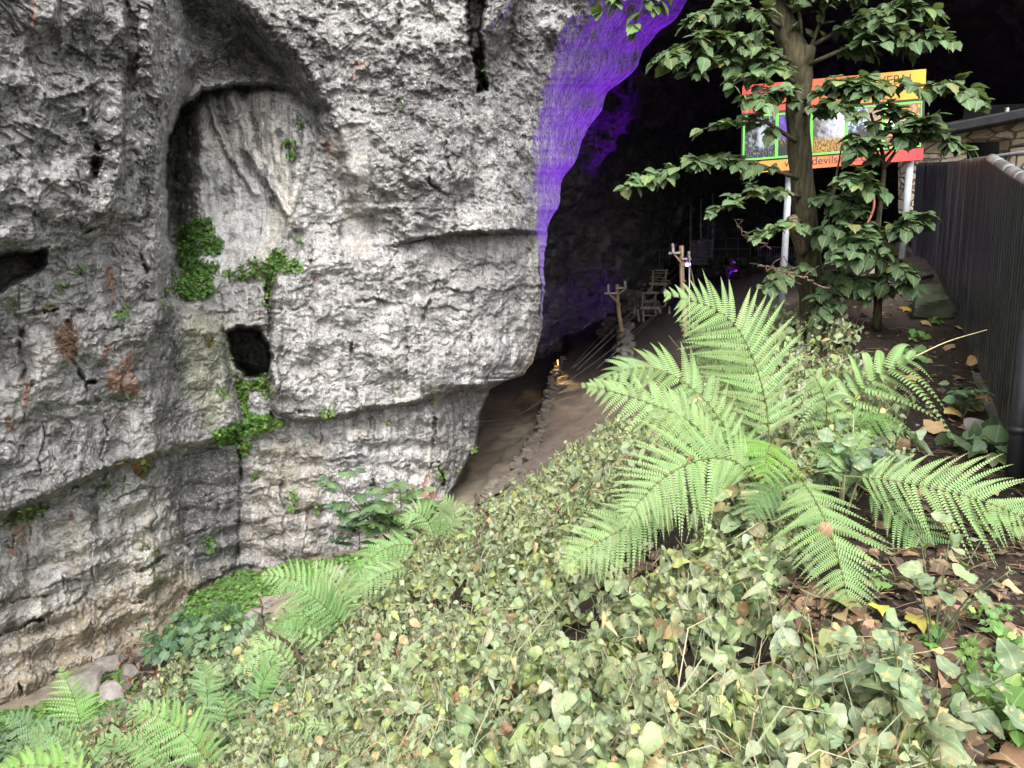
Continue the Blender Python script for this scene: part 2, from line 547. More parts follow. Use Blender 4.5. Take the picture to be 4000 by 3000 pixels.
# ------------------------------------------------------------------ the limestone cliff
def YL(u):
    return np.interp(u, [-2600, -900, -400, 0, 320, 600, 720, 940, 1230, 1400, 1760, 1900, 2110, 2600, 4000, 9000],
                     [4.4, 6.4, 7.0, 8.0, 8.8, 9.8, 10.8, 11.7, 11.8, 12.0, 12.8, 13.2, 13.8, 15.0, 17, 19])
ALC = [(650, 560), (705, 430), (790, 345), (960, 325), (1150, 345), (1235, 440), (1250, 520), (1200, 640), (1150, 820), (1090, 960), (1000, 1060), (870, 1085), (700, 1085), (648, 900)]
UL = [(-3000, -3000), (690, -3000), (700, 0), (745, 250), (700, 420), (655, 560), (640, 700), (640, 1050), (625, 1160), (720, 1200), (850, 1290), (890, 1480), (935, 1660), (830, 1725), (750, 1745), (560, 1795), (400, 1835), (250, 1915), (0, 2025), (-3000, 2700)]
LOBE = [(830, -100), (820, -3000), (3000, -3000), (2200, -300), (1850, 300), (1830, 700), (1600, 900), (1350, 780), (1290, 500), (1150, 260), (960, 60)]
RB = [(1080, 1080), (1190, 940), (1350, 800), (2300, 800), (2300, 1470), (2060, 1487), (1850, 1508), (1600, 1572), (1400, 1608), (1320, 1642), (1150, 1642), (1060, 1600), (1055, 1300)]
CAP = [(1440, 985), (1540, 950), (1800, 915), (2010, 905), (2300, 905), (2300, 200), (1400, 200)]
CLEFT = [(1815, -3000), (1905, -3000), (1898, 0), (1872, 130), (1892, 280), (1902, 350), (1862, 362), (1850, 250), (1825, 150)]
HOLE = [(-200, 1010), (60, 990), (172, 982), (162, 1045), (90, 1085), (0, 1135), (-200, 1180)]
SCAVE = [(886, 1300), (935, 1282), (1010, 1290), (1048, 1340), (1062, 1385), (1055, 1425), (1045, 1465), (962, 1470), (925, 1420), (903, 1370)]
SLAB = [(650, 1800), (780, 1760), (930, 1738), (942, 1900), (936, 2205), (740, 2315), (728, 2150), (655, 1950)]
PANEL = [(1292, 500), (1442, 480), (1462, 975), (1342, 1000)]
GROOVE = [(488, -300), (548, -300), (540, 150), (535, 360), (492, 370), (490, 100)]
CRACKS = [([(330, 905), (420, 882), (560, 852), (640, 848)], 9, .22), ([(0, 2485), (150, 2425), (330, 2335), (480, 2250), (640, 2182), (740, 2140)], 10, .25),
          ([(0, 2350), (160, 2330), (330, 2300)], 7, .10), ([(330, 2335), (420, 2390), (560, 2340), (640, 2270)], 8, .15), ([(80, 1290), (86, 1420), (100, 1520)], 12, .22),
          ([(270, 1260), (280, 1400), (330, 1480)], 14, .28), ([(940, 1745), (938, 1900), (936, 2060), (930, 2200)], 9, .3),
          ([(940, 2060), (1100, 2015), (1300, 1965)], 8, .16), ([(940, 1935), (1150, 1885), (1290, 1850)], 7, .12), ([(950, 2120), (1120, 2090), (1290, 2060)], 7, .14),
          ([(1000, 1815), (1140, 1790)], 7, .10), ([(1300, 1800), (1400, 1785), (1500, 1762)], 8, .2), ([(1450, 1640), (1462, 1780), (1450, 1900), (1440, 2100)], 8, .2),
          ([(1690, 1610), (1700, 1750), (1725, 1900)], 9, .28), ([(1375, 1350), (1382, 1500), (1400, 1640)], 7, .25), ([(1760, 1250), (1860, 1257), (1935, 1235)], 7, .14),
          ([(1640, 1400), (1628, 1300), (1700, 1130), (1710, 1040)], 8, .16), ([(1540, 962), (1620, 948), (1700, 926), (1800, 915), (2005, 905)], 6, .35),
          ([(1050, 1090), (1052, 1280), (1060, 1480), (1064, 1630)], 10, .4), ([(560, 1000), (575, 1100), (560, 1180), (640, 1165)], 9, .3),
          ([(1560, 1860), (1680, 1840), (1690, 1780)], 7, .2), ([(1150, 1600), (1320, 1640), (1420, 1608)], 8, .25), ([(660, 1900), (800, 1850), (930, 1830)], 6, .06),
          ([(680, 2000), (800, 1960), (935, 1920)], 6, .08), ([(720, 2100), (830, 2060), (935, 2010)], 6, .08), ([(730, 2200), (830, 2160), (935, 2110)], 6, .08),
          ([(1210, 60), (1240, 250), (1310, 420)], 8, .1), ([(1550, -200), (1555, 120), (1560, 300), (1555, 480)], 12, .18), ([(1745, 560), (1760, 700), (1780, 900)], 8, .2),
          ([(1660, 600), (1680, 720), (1740, 760)], 10, .2), ([(1370, 430), (1480, 450), (1560, 430)], 10, .2), ([(1880, 360), (1880, 450), (1860, 560)], 16, .3),
          ([(200, 400), (330, 380), (420, 300)], 18, .12), ([(380, 580), (380, 640), (370, 690)], 18, .45), ([(118, 1505), (126, 1490)], 9, .5), ([(345, 1500), (372, 1490)], 11, .5),
          ([(205, 1610), (330, 1580), (420, 1560), (540, 1590)], 10, .12), ([(60, 1230), (210, 1210), (330, 1215)], 10, .18), ([(285, 1905), (300, 1900)], 10, .4), ([(1437, 745), (1437, 742)], 6, .5)]
RIBS = [([(905, 345), (930, 460), (965, 580), (1060, 740), (1160, 880)], 20, .22), ([(820, 340), (832, 430), (840, 480), (900, 600), (1000, 760)], 12, .18),
        ([(850, 330), (900, 360), (905, 470)], 14, .15), ([(560, 60), (600, 300), (640, 420)], 26, .15), ([(470, -100), (470, 300), (460, 600), (430, 800)], 30, .15),
        ([(690, -100), (700, 150)], 20, -.25), ([(640, 60), (690, 130), (740, 160)], 14, -.15)]

UEV = [-3000, -1000, -650, -450, -250, -100, 0, 100, 200, 350, 500, 700, 900, 1000, 1150, 1300, 1420, 1470, 1490, 1520, 1600, 1750, 1850, 1950, 2000, 2300, 2950]
UEU = [9000, 9000, 6500, 4600, 3300, 2560, 2330, 2250, 2185, 2130, 2096, 2086, 2093, 2105, 2116, 2106, 2072, 2032, 1960, 1905, 1872, 1852, 1792, 1742, 1705, 1680, 1650]
UIV = [-3000, -650, -450, -250, -100, 0, 100, 200, 300, 400, 500, 600, 700, 800, 900, 980, 1150, 1300, 1450, 2950]
UID = [700, 700, 650, 550, 420, 355, 350, 320, 285, 240, 200, 160, 120, 88, 48, 24, 10, 8, 8, 8]

def build_cliff():
    vr = np.concatenate([np.linspace(-3000, -470, 26), np.linspace(-450, 2950, 780)])
    nf, nb, nh = 600, 90, 12
    ue = np.interp(vr, UEV, UEU)
    ue = ue + (12 * fbm(np.stack([vr * .012, 0 * vr, 0 * vr], -1), 3) + 7 * fbm(np.stack([vr * .06, 0 * vr, 0 * vr + 3], -1), 3) * (vr > 950)) * sst(vr, -200, 900)
    ui = ue + np.interp(vr, UIV, UID) * (1 + 0.25 * fbm(np.stack([vr * .006, 0 * vr + 9, 0 * vr], -1), 2))
    u0 = -150
    t = np.linspace(0, 1, nf)
    t = np.concatenate([np.linspace(0, .12, 45)[:-1], np.linspace(.12, 1, nf - 44)])       # coarse beyond the picture's left edge
    tU = np.where(t < .12, t / .12, 1 + (t - .12) / .88)
    U = np.where(tU < 1, -2600 + (u0 + 2600) * tU, u0 + (ue[:, None] - u0) * (tU - 1))
    tb = np.linspace(0, 1, nb + 1)[1:]
    UB = ue[:, None] + (ui - ue)[:, None] * tb
    th = np.linspace(0, 1, nh + 1)[1:]
    UH = ui[:, None] - (40 + 0.5 * (ui - ue))[:, None] * th
    Vf = np.broadcast_to(vr[:, None], U.shape)
    nz = np.stack([U * .01, Vf * .01, 0 * U], -1)
    wu = U + 26 * fbm(nz, 4) + 9 * fbm(nz * 5, 3)
    wv = Vf + 26 * fbm(nz + 40, 4) + 9 * fbm(nz * 5 + 9, 3)
    Y = YL(U)
    # slow undulation
    F = 0.35 * fbm(nz * 0.33 + 3, 3)
    F = F - pm(wu, wv, UL, 20) * (0.95 - 0.45 * sst(wv, 1000, 1700))
    F = F - 0.35 * pm(wu, wv, [(-900, -3000), (690, -3000), (690, 300), (560, 850), (330, 900), (180, 960), (-900, 1000)], 60)
    F = F + pm(wu, wv, ALC, 14) * (1.5 - 1.1 * sst(wu, 680, 1230) + 2.2 * (1 - sst(wu, 640, 800))) * (1 - 0.65 * sst(wv, 820, 1080))
    F = F + 0.75 * pm(wu, wv, [(700, 10), (800, 40), (950, 110), (1110, 250), (1255, 490), (1235, 440), (1150, 345), (960, 325), (790, 345), (705, 430), (742, 250)], 70)
    F = F - 0.6 * pm(wu, wv, LOBE, 60)
    F = F - 0.25 * pm(wu, wv, [(1290, 480), (1350, 700), (1560, 780), (1700, 700), (1640, 520), (1450, 440)], 50)
    F = F + 0.13 * pm(wu, wv, PANEL, 12)
    F = F - 0.5 * pm(wu, wv, RB, 13) * (0.25 + 0.75 * sst(wv + 0.15 * (wu - 1080), 900, 1150))
    F = F - 0.7 * pm(wu, wv, CAP, 12) * sst(wv, 330, 800) * sst(wu, 1480, 1760)
    F = F + 2.2 * pm(wu, wv, CLEFT, 9)
    F = F + 1.1 * pm(wu, wv, HOLE, 18)
    F = F + 3.2 * pm(wu, wv, SCAVE, 10)
    F = F - 0.16 * pm(wu, wv, [(862, 1130), (1040, 1110), (1052, 1270), (1010, 1285), (930, 1278), (880, 1300)], 10)
    F = F + 0.28 * pm(wu, wv, GROOVE, 8)
    F = F - 0.12 * pm(wu, wv, SLAB, 9)
    F = F + 0.6 * sst(wv, 1500, 1530) * sst(wu, 1650, 1850)            # undercut below the lip
    cu, cv = wu + 7 * fbm(nz * 14 + 3, 2), wv + 7 * fbm(nz * 14 + 5, 2)
    cmod = np.clip(0.45 + 1.5 * fbm(nz * 1.6 + 77, 3), 0, 1)
    for pts, wd, dp in CRACKS:
        F = F + dp * cmod * np.clip(ln(cu, cv, pts, wd * 0.75) * 1.25 - 0.12, 0, 1)
    for pts, wd, dp in RIBS:
        F = F - dp * ln(wu, wv, pts, wd)
    # jointed blocks: flat slabs stepped against one another along sharp cracks
    hsh = lambda a, b: np.abs(np.sin(a * 127.1 + b * 311.7) * 43758.5453) % 1.0
    blk = 0.35 + 0.65 * np.maximum(sst(Vf, 950, 1150), pm(U, Vf, RB, 40))
    blk = blk * (1 - 0.6 * pm(U, Vf, ALC, 40))
    for sx, sy, am, cr in ((250, 330, .13, .09), (105, 125, .05, .05)):
        rv = (wv + 0.10 * wu + 60 * fbm(nz * .6 + sx, 3)) / sy
        ri = np.floor(rv)
        cvv = (wu + 45 * fbm(nz * .8 + sy, 3)) / sx + hsh(ri, 3.0 + sx) * .8
        ci = np.floor(cvv)
        off = hsh(ri, ci + sx) - .5
        tl = (hsh(ri + 7, ci) - .5) * (cvv - ci - .5) + (hsh(ri, ci + 9) - .5) * (rv - ri - .5)
        ed = np.minimum(np.minimum(cvv - ci, 1 - cvv + ci) * sx, np.minimum(rv - ri, 1 - rv + ri) * sy)
        has = hsh(ri + 3, ci + 5) > .45
        F = F + blk * (am * (off + 1.1 * tl) + cr * has * np.exp(-(ed / 5.0) ** 2) * np.clip(.5 + 1.6 * fbm(nz * 2 + 60, 2), 0, 1))
    # rounding at the mouth's edge
    F = F + 0.55 * np.exp(-(ue[:, None] - U) / 55) * (Vf < 1480)
    base = Pn(U, Vf, Y + F)
    rough_ul = pm(U, Vf, [(-900, -3000), (700, -3000), (700, 400), (640, 900), (300, 900), (-900, 980)], 80)
    rough_tp = pm(U, Vf, [(1000, -3000), (9000, -3000), (2600, 0), (2150, 900), (1560, 940), (1470, 500), (1250, 420), (980, 40)], 60)
    calm = np.maximum(pm(U, Vf, ALC, 40), np.maximum(pm(U, Vf, SLAB, 20), pm(U, Vf, PANEL, 15)))
    amp = 0.06 + 0.10 * rough_ul + 0.08 * rough_tp - 0.03 * calm
    pn = base * np.array([1.0, 1.0, 1.35])
    d = fbm(pn * 1.25, 3) * 1.0 + 0.6 * fbm(pn * 3.3 + 8, 5, ridged=True)
    ver = fbm(base * np.array([3.4, 3.4, 0.55]) + 3, 4, ridged=True)
    plate = fbm(pn * 1.5 + 31, 4) * 7 + 0.5 * fbm(pn * 6 + 2, 2)
    plate = (np.floor(plate) + sst(plate - np.floor(plate), 0.86, 1.0)) / 7
    F = F - (0.30 - 0.18 * calm) * plate
    F = F - amp * d - 0.09 * ver * (0.3 + pm(U, Vf, ALC, 60) * .6 + sst(Vf, 1550, 1650) * sst(U, 1300, 1400) + 0.4 * pm(U, Vf, RB, 40))
    # inclined beds in the lower wall
    bed = np.sin((base[..., 2] + 0.18 * base[..., 0] + 0.12 * fbm(base * 1.5, 3)) * 2 * math.pi / 0.42)
    low = sst(Vf + 0.28 * U, 1960, 2140) * (U < 1750)
    F = F + low * 0.05 * bed + low * 0.05 * fbm(pn * 5 + 20, 4)
    PF = Pn(U, Vf, Y + F)
    # the reveal that turns into the cave
    Ye = (Y + F)[:, -1]
    rd = np.interp(vr, [-3000, -300, 0, 500, 900, 1100, 1480, 1520, 2950], [6, 6, 6, 5.5, 3.0, 1.5, 1.2, 1.5, 1.5])
    VB = np.broadcast_to(vr[:, None], UB.shape)
    YB = Ye[:, None] + rd[:, None] * tb ** 1.15
    PB = Pn(UB, VB, YB)
    dn = 0.55 * fbm(PB * np.array([.7, .5, .7]) + 2, 3) + 0.15 * fbm(PB * np.array([1.6, 1.6, 1.6]), 5)
    YB = YB - dn * sst(tb, 0, .12)
    PB = Pn(UB, VB, YB)
    VH = np.broadcast_to(vr[:, None], UH.shape)
    PH = Pn(UH, VH, YB[:, -1:] + 4.5 * th)
    PP = np.concatenate([PF, PB, PH], 1)
    nr, nc = PP.shape[:2]
    i = np.arange(nr * nc).reshape(nr, nc)
    q = np.stack([i[:-1, :-1], i[1:, :-1], i[1:, 1:], i[:-1, 1:]], -1).reshape(-1, 4)
    UU = np.concatenate([U, UB, UH], 1)
    VV = np.broadcast_to(vr[:, None], UU.shape)
    # ---- stains with a shape of their own, plus darker and tinted areas
    n2 = np.stack([UU * .013, VV * .013, 0 * UU], -1)
    mu = UU + 26 * fbm(n2, 4)
    mv = VV + 30 * fbm(n2 + 50, 4)
    Z = lambda pts, s=40: pm(mu, mv, pts, s)
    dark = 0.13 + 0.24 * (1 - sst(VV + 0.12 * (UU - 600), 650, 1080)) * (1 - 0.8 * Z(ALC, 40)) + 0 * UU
    for pts, s, a in [([(120, 60), (560, 0), (640, 500), (560, 860), (300, 800), (130, 640)], 110, .26), ([(300, 150), (420, 100), (430, 560), (330, 560)], 60, .22),
                      ([(690, -200), (830, -50), (960, 80), (1120, 260), (1150, 340), (800, 330), (700, 300)], 60, .34), ([(1010, 90), (1260, 60), (1290, 240), (1200, 260)], 50, .35),  # first polygon darkens the underside of the alcove arch
                      ([(1470, 200), (1820, 120), (1840, 330), (1800, 560), (1560, 600), (1450, 420)], 60, .42), ([(1900, -100), (2080, 60), (2060, 560), (1920, 560), (1900, 400)], 60, .42),
                      ([(1180, 260), (1400, 240), (1480, 420), (1350, 440)], 50, .2), ([(0, 640), (160, 760), (280, 860), (120, 900), (0, 860)], 60, .15),
                      ([(630, 1180), (720, 1180), (760, 1500), (840, 1700), (700, 1730), (560, 1600), (560, 1300)], 50, .3), ([(1140, 980), (1340, 1040), (1360, 1240), (1180, 1260)], 60, .15),
                      ([(1180, 1330), (1380, 1300), (1390, 1560), (1250, 1520)], 50, .16), ([(1690, 1600), (1880, 1560), (1870, 1900), (1740, 1900)], 40, .22),
                      ([(1560, 560), (1760, 560), (1740, 880), (1600, 900)], 50, .2), ([(1780, 560), (2060, 620), (2060, 880), (1800, 880)], 60, .18), ([(330, 2050), (480, 2060), (470, 2220), (300, 2220)], 40, .3),
                      ([(0, 1780), (400, 1700), (560, 1790), (250, 1915), (0, 2020)], 60, .16), ([(1020, 2050), (1290, 1960), (1290, 2150), (1000, 2200)], 40, .22)]:
        dark = dark + a * Z(pts, s)
    dark = dark + 0.75 * pm(mu, UU * 0 + VV, SLAB, 14)
    for pts, wd in [([(850, 380), (900, 560), (950, 760)], 16), ([(960, 360), (1010, 560), (1070, 800)], 16), ([(1060, 360), (1090, 520)], 14), ([(1150, 360), (1170, 560), (1180, 700)], 20),
                    ([(690, 640), (700, 900), (690, 1060)], 30), ([(640, 1180), (660, 1320), (700, 1460)], 40)]:
        dark = dark + 0.5 * ln(mu, mv, pts, wd)
    dark = dark * (1 - 0.6 * Z(PANEL, 20))
    dark = dark - 0.10 * Z(RB, 40)
    dark = np.maximum(dark, (0.72 + .35 * fbm(n2 * 1.3 + 90, 3)) * sst(UU, np.interp(VV, UEV, UEU) - 230, np.interp(VV, UEV, UEU) - 40) * (1 - sst(VV, 820, 1050)))  # mouth-edge lichen, painted darker so less daylight shows beside the violet light
    rust = 0 * UU
    for pts, s, a in [([(410, 1040), (440, 1040), (455, 1160), (430, 1210), (415, 1140)], 9, .55), ([(480, 1100), (500, 1100), (510, 1230), (490, 1240)], 8, .5),
                      ([(395, 1330), (440, 1310), (440, 1420), (520, 1360), (545, 1480), (545, 1540), (430, 1560), (400, 1440)], 14, .5), ([(85, 1460), (118, 1490), (118, 1600), (95, 1600)], 8, .6),
                      ([(0, 1600), (60, 1640), (70, 1700), (20, 1690)], 14, .5), ([(120, -60), (140, -60), (140, 115), (125, 115)], 8, .6), ([(1260, 520), (1330, 540), (1310, 680), (1280, 640)], 12, .35),
                      ([(460, 1590), (478, 1590), (480, 1680), (462, 1690)], 7, .4), ([(520, 1600), (535, 1600), (532, 1700)], 7, .4), ([(40, 2050), (110, 2050), (110, 2190), (30, 2180)], 16, .45), ([(140, 2060), (160, 2060), (165, 2140), (145, 2140)], 8, .5),
                      ([(270, 1950), (295, 1950), (295, 2060), (272, 2060)], 8, .45), ([(1640, 1850), (1690, 1850), (1720, 1960), (1640, 1950)], 16, .45), ([(1600, 1880), (1620, 1880), (1620, 1960), (1600, 1960)], 10, .4),
                      ([(1370, 230), (1430, 240), (1440, 330), (1370, 340)], 14, .35), ([(1200, 1080), (1245, 1080), (1235, 1160), (1200, 1150)], 12, .4), ([(1500, 1640), (1540, 1640), (1550, 1900), (1500, 1880)], 14, .2),
                      ([(800, 2280), (900, 2230), (900, 2260), (800, 2310)], 10, .2), ([(690, 1810), (700, 1770), (840, 1770)], 10, .15)]:
        rust = rust + 1.45 * a * Z(pts, s)
    green = 0.08 + 0 * UU
    for pts, s, a in [([(700, 1180), (900, 1250), (930, 1560), (820, 1700), (720, 1560)], 60, .75), ([(380, 1200), (620, 1200), (620, 1560), (420, 1700)], 90, .2), ([(0, 1990), (600, 1900), (640, 2200), (0, 2400)], 90, .25),
                      ([(700, 480), (800, 460), (960, 760), (1000, 1000), (860, 1020)], 50, .25), ([(1860, 60), (1990, 60), (1960, 360), (1900, 340)], 50, .35), ([(0, 100), (200, 100), (260, 700), (0, 700)], 90, .12),
                      ([(2060, 640), (2110, 640), (2110, 1400), (2060, 1400)], 25, .35), ([(950, 1700), (1180, 1700), (1180, 1900), (950, 1900)], 60, .3), ([(1100, 480), (1240, 620), (1300, 1000), (1200, 1000)], 50, .12)]:
        green = green + a * Z(pts, s)
    tan = 0.10 + 0.8 * sst(mv + 0.36 * mu, 2420, 2600) * (mu < 900) + 0.4 * Z([(950, 1700), (1290, 1720), (1280, 2200), (930, 2200)], 60) + 0.30 * Z(PANEL, 20) \
        + 0.35 * Z([(0, 2050), (740, 1900), (760, 2400), (0, 2800)], 70) + 0.2 * Z([(1300, 1960), (1760, 1900), (1760, 2150), (1300, 2150)], 50) + 0.25 * Z([(2040, 1330), (2110, 1240), (2100, 1440), (2040, 1470)], 30)  # last patch: warm lamp tint painted on the mouth edge
    pale = 0.08 + 0.62 * Z(ALC, 40) + 0.14 * sst(VV, 1100, 1500) + 0.22 * Z([(1050, 550), (1330, 640), (1340, 1000), (1150, 1050), (1000, 900)], 50) + 0.30 * Z([(1300, 1650), (1700, 1620), (1720, 1900), (1560, 2050), (1320, 2000)], 50) \
        + 0.5 * Z([(0, 2050), (640, 1900), (640, 2150), (740, 2330), (300, 2500), (0, 2600)], 70) + 0.12 * Z(RB, 40) + 0.15 * Z([(0, 1250), (420, 1200), (420, 1700), (0, 1900)], 90) + .25 * Z([(1540, 120), (1700, 100), (1680, 220), (1560, 240)], 30) \
        + 0.25 * Z([(1560, 340), (1680, 330), (1690, 400), (1580, 420)], 20)
    pale = pale - 0.5 * pm(mu, VV + 0 * UU, SLAB, 14)
    smooth = np.clip(Z(PANEL, 20) + 0.5 * pm(UU, VV, ALC, 30) + .4 * pm(UU, VV, SLAB, 20) + Z(GROOVE, 10), 0, 1)
    one = np.ones_like(UU)
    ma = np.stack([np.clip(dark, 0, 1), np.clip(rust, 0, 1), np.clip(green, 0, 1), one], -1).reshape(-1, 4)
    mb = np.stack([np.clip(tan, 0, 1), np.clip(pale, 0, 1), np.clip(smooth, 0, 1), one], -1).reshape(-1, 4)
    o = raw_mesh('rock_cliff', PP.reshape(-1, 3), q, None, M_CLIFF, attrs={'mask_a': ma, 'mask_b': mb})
    o['kind'] = 'structure'
    return vr, ue, u0, nf, PF
CL = build_cliff()

def cliff_pt(u, v):
    vr, ue, u0, nf, PF = CL
    r = int(np.clip(np.searchsorted(vr, v), 0, len(vr) - 2))
    c = int(np.clip(44 + (u - u0) / (ue[r] - u0) * (nf - 45), 0, nf - 2))
    p = PF[r, c]
    r2, r0 = min(r + 6, len(vr) - 1), max(r - 6, 0)
    c2, c0 = min(c + 6, nf - 1), max(c - 6, 0)
    n = np.cross(PF[r, c2] - PF[r, c0], PF[r0, c] - PF[r2, c])
    n = n / (np.linalg.norm(n) + 1e-9)
    if n[1] > 0: n = -n
    return p, n

# ------------------------------------------------------------------ the dark inside of the cave
def build_cave():
    plan = catmull([(-1.6, 15.5, 0), (-2.4, 20, 0), (-2.6, 27, 0), (-1.2, 34, 0), (3.0, 40.5, 0), (8.5, 48, 0), (13, 56, 0), (19, 61, 0), (26, 60, 0), (30, 50, 0), (29, 36, 0), (24, 24, 0), (19, 17.5, 0), (17.5, 15, 0)], 420)
    nh = 190
    h = np.linspace(0, 1, nh)
    ctr = np.array([9.5, 30.0, 0])
    ang = h * math.pi / 2
    pull = (1 - np.cos(ang)) ** 1.15
    zz = np.sin(ang) * 17.5 - 6.0
    XY = plan[None] + (ctr - plan)[None] * pull[:, None, None]
    V = XY.copy()
    V[..., 2] = zz[:, None]
    nrmv = nrm(ctr + np.array([0, 0, 3.0]) - V)
    dsp = 1.5 * fbm(V * .16, 3) + .9 * fbm(V * np.array([.4, .4, 1.0]) + 4, 5, ridged=True) + 0.15 * np.sin(V[..., 2:3][..., 0] * 3.1 + fbm(V * .3, 2) * 5)
    V = V + nrmv * dsp[..., None]
    i = np.arange(nh * 420).reshape(nh, 420)
    q = np.stack([i[:-1, :-1], i[:-1, 1:], i[1:, 1:], i[1:, :-1]], -1).reshape(-1, 4)
    # front of the vault above the mouth
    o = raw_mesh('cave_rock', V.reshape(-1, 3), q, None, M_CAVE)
    o['kind'] = 'structure'
    # the vault's front slope, from the crown down to the back of the cliff above the mouth
    n1, n2 = 60, 90
    s, t = np.meshgrid(np.linspace(0, 1, n1), np.linspace(0, 1, n2), indexing='ij')
    fx = -6 + 30 * t
    V2 = np.stack([fx, 31 - 17.5 * s, 11.5 - 1.0 * s ** 1.5 - 0.0 * t], -1)
    V2[..., 2] += .5 * fbm(V2 * .4, 4, ridged=True)
    i = np.arange(n1 * n2).reshape(n1, n2)
    q = np.stack([i[:-1, :-1], i[:-1, 1:], i[1:, 1:], i[1:, :-1]], -1).reshape(-1, 4)
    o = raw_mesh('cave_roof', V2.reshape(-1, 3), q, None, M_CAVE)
    o['kind'] = 'structure'
build_cave()
# ------------------------------------------------------------------ plants
def ray_ground(u, v, y0=1.3, y1=45.0, n=220):
    u, v = np.atleast_1d(np.asarray(u, float)), np.atleast_1d(np.asarray(v, float))
    ys = np.exp(np.linspace(math.log(y0), math.log(y1), n))
    res = np.full(len(u), np.nan)
    prev = None
    for k, Y in enumerate(ys):
        p = Pn(u, v, Y)
        d = p[:, 2] - ground_a(p[:, 0], p[:, 1], False)
        if prev is not None:
            hit = np.isnan(res) & (d <= 0) & (prev > 0)
            f = prev / (prev - d + 1e-9)
            res = np.where(hit, ys[k - 1] + f * (Y - ys[k - 1]), res)
        prev = d
    p = Pn(u, v, res)
    ok = ~np.isnan(res)
    if ok.any():
        p[ok, 2] = ground_a(p[ok, 0], p[ok, 1])
    return p, ok

def mat_leaf(name, spots=0.0, trans=0.3, rough=0.5, vein=0.25, spec=0.35, use_uv=True):
    m = NT(name)
    c = m.attr('Col')
    p = m.pos()
    if use_uv:
        uvn = m.n('UVMap').outputs[0]
        s = m.n('SeparateXYZ', None, Vector=uvn).outputs
        ax = m.math('ABSOLUTE', m.math('SUBTRACT', s[0], 0.5))
        ph = m.math('SUBTRACT', s[1], m.math('MULTIPLY', ax, 0.9))
        vn = m.math('SINE', m.math('MULTIPLY', ph, 50.0))
        c = m.mix(m.mapr(vn, 0.6, 1.0, 0, vein), c, m.mix(0.55, c, (0.02, 0.04, 0.015)))
        c = m.mix(m.mapr(ax, 0.035, 0.012, 0, 0.45), c, m.mix(0.5, c, (0.5, 0.55, 0.35)))
    n0 = m.noise(p, 9.0, 3, 0.6)
    c = m.mix(m.mapr(n0, 0.35, 0.65, 0.0, 0.35), c, m.mix(0.5, c, (0.02, 0.03, 0.01)))
    if spots:
        n1 = m.noise(p, 38.0, 4, 0.65)
        c = m.mix(m.mapr(n1, 0.56, 0.66, 0, spots), c, (0.36, 0.27, 0.12))
        n2 = m.noise(p, 90.0, 2, 0.6)
        c = m.mix(m.mapr(n2, 0.64, 0.72, 0, spots * 0.8), c, (0.16, 0.085, 0.035))
    pb = m.bsdf(c, rough, None, spec)
    tr = m.n('BsdfTranslucent', None, Color=m.mix(0.25, c, (0.35, 0.5, 0.05)))
    mx = m.n('MixShader', None, _0=trans)
    m.t.links.new(pb.outputs[0], mx.inputs[1])
    m.t.links.new(tr.outputs[0], mx.inputs[2])
    return m.out(mx)

def mat_bark(name, a, b, scale=9.0):
    m = NT(name)
    p = m.pos()
    n = m.noise(m.scaled(p, (1, 1, 0.16)), scale * 2.2, 6, 0.65)
    n2 = m.noise(p, scale, 4, 0.6)
    c = m.mix(m.mapr(n, 0.38, 0.64), a, b)
    c = m.mix(m.mapr(n2, 0.5, 0.75, 0, 0.5), c, tuple(x * 0.55 for x in a))
    return m.out(m.bsdf(c, 0.85, m.bump(n, 0.8, 0.03), 0.2))

M_COVER = mat_leaf('wilting_leaf', 0.75, 0.22, 0.6)
M_FERN = mat_leaf('fern_leaf', 0.10, 0.34, 0.5, use_uv=False)
M_TREE = mat_leaf('tree_leaf', 0.18, 0.22, 0.6, 0.35, 0.18)
M_HERB = mat_leaf('herb_leaf', 0.06, 0.3, 0.55)
M_DEAD = mat_leaf('dead_leaf', 0.5, 0.1, 0.75)
M_BARK = mat_bark('tree_bark', (0.03, 0.026, 0.014), (0.10, 0.088, 0.05))
M_TWIG = mat_bark('twig_bark', (0.05, 0.03, 0.022), (0.17, 0.12, 0.09), 20)

def leaf_tpl(w=0.3, curl=0.25, fold=0.25, twist=0.0, prof=(0.0, .82, 1.0, .62, 0.0)):
    """ovate leaf, base at the origin, tip at y = 1, face towards +z"""
    ts = [0, .25, .5, .78, 1.0]
    V, uv = [], []
    for k, t in enumerate(ts):
        z = -curl * t * t
        V.append((0.0, t, z)); uv.append((.5, t))
    for sgn in (-1, 1):
        for k in (1, 2, 3):
            t = ts[k]
            x = sgn * w * prof[k]
            V.append((x, t - 0.03, -curl * t * t + fold * abs(x) + twist * sgn * t))
            uv.append((.5 + sgn * .5 * prof[k], t))
    L, Rr = [5, 6, 7], [8, 9, 10]
    T = []
    for side, fl in ((L, 1), (Rr, 0)):
        a, b, c = side
        tri = [(0, 1, a), (1, b, a), (1, 2, b), (2, c, b), (2, 3, c), (3, 4, c)]
        T += [(x[0], x[2], x[1]) if not fl else x for x in tri]
    T = [(t[0], t[2], t[1]) for t in T]
    return np.array(V), np.array(T), np.array(uv)

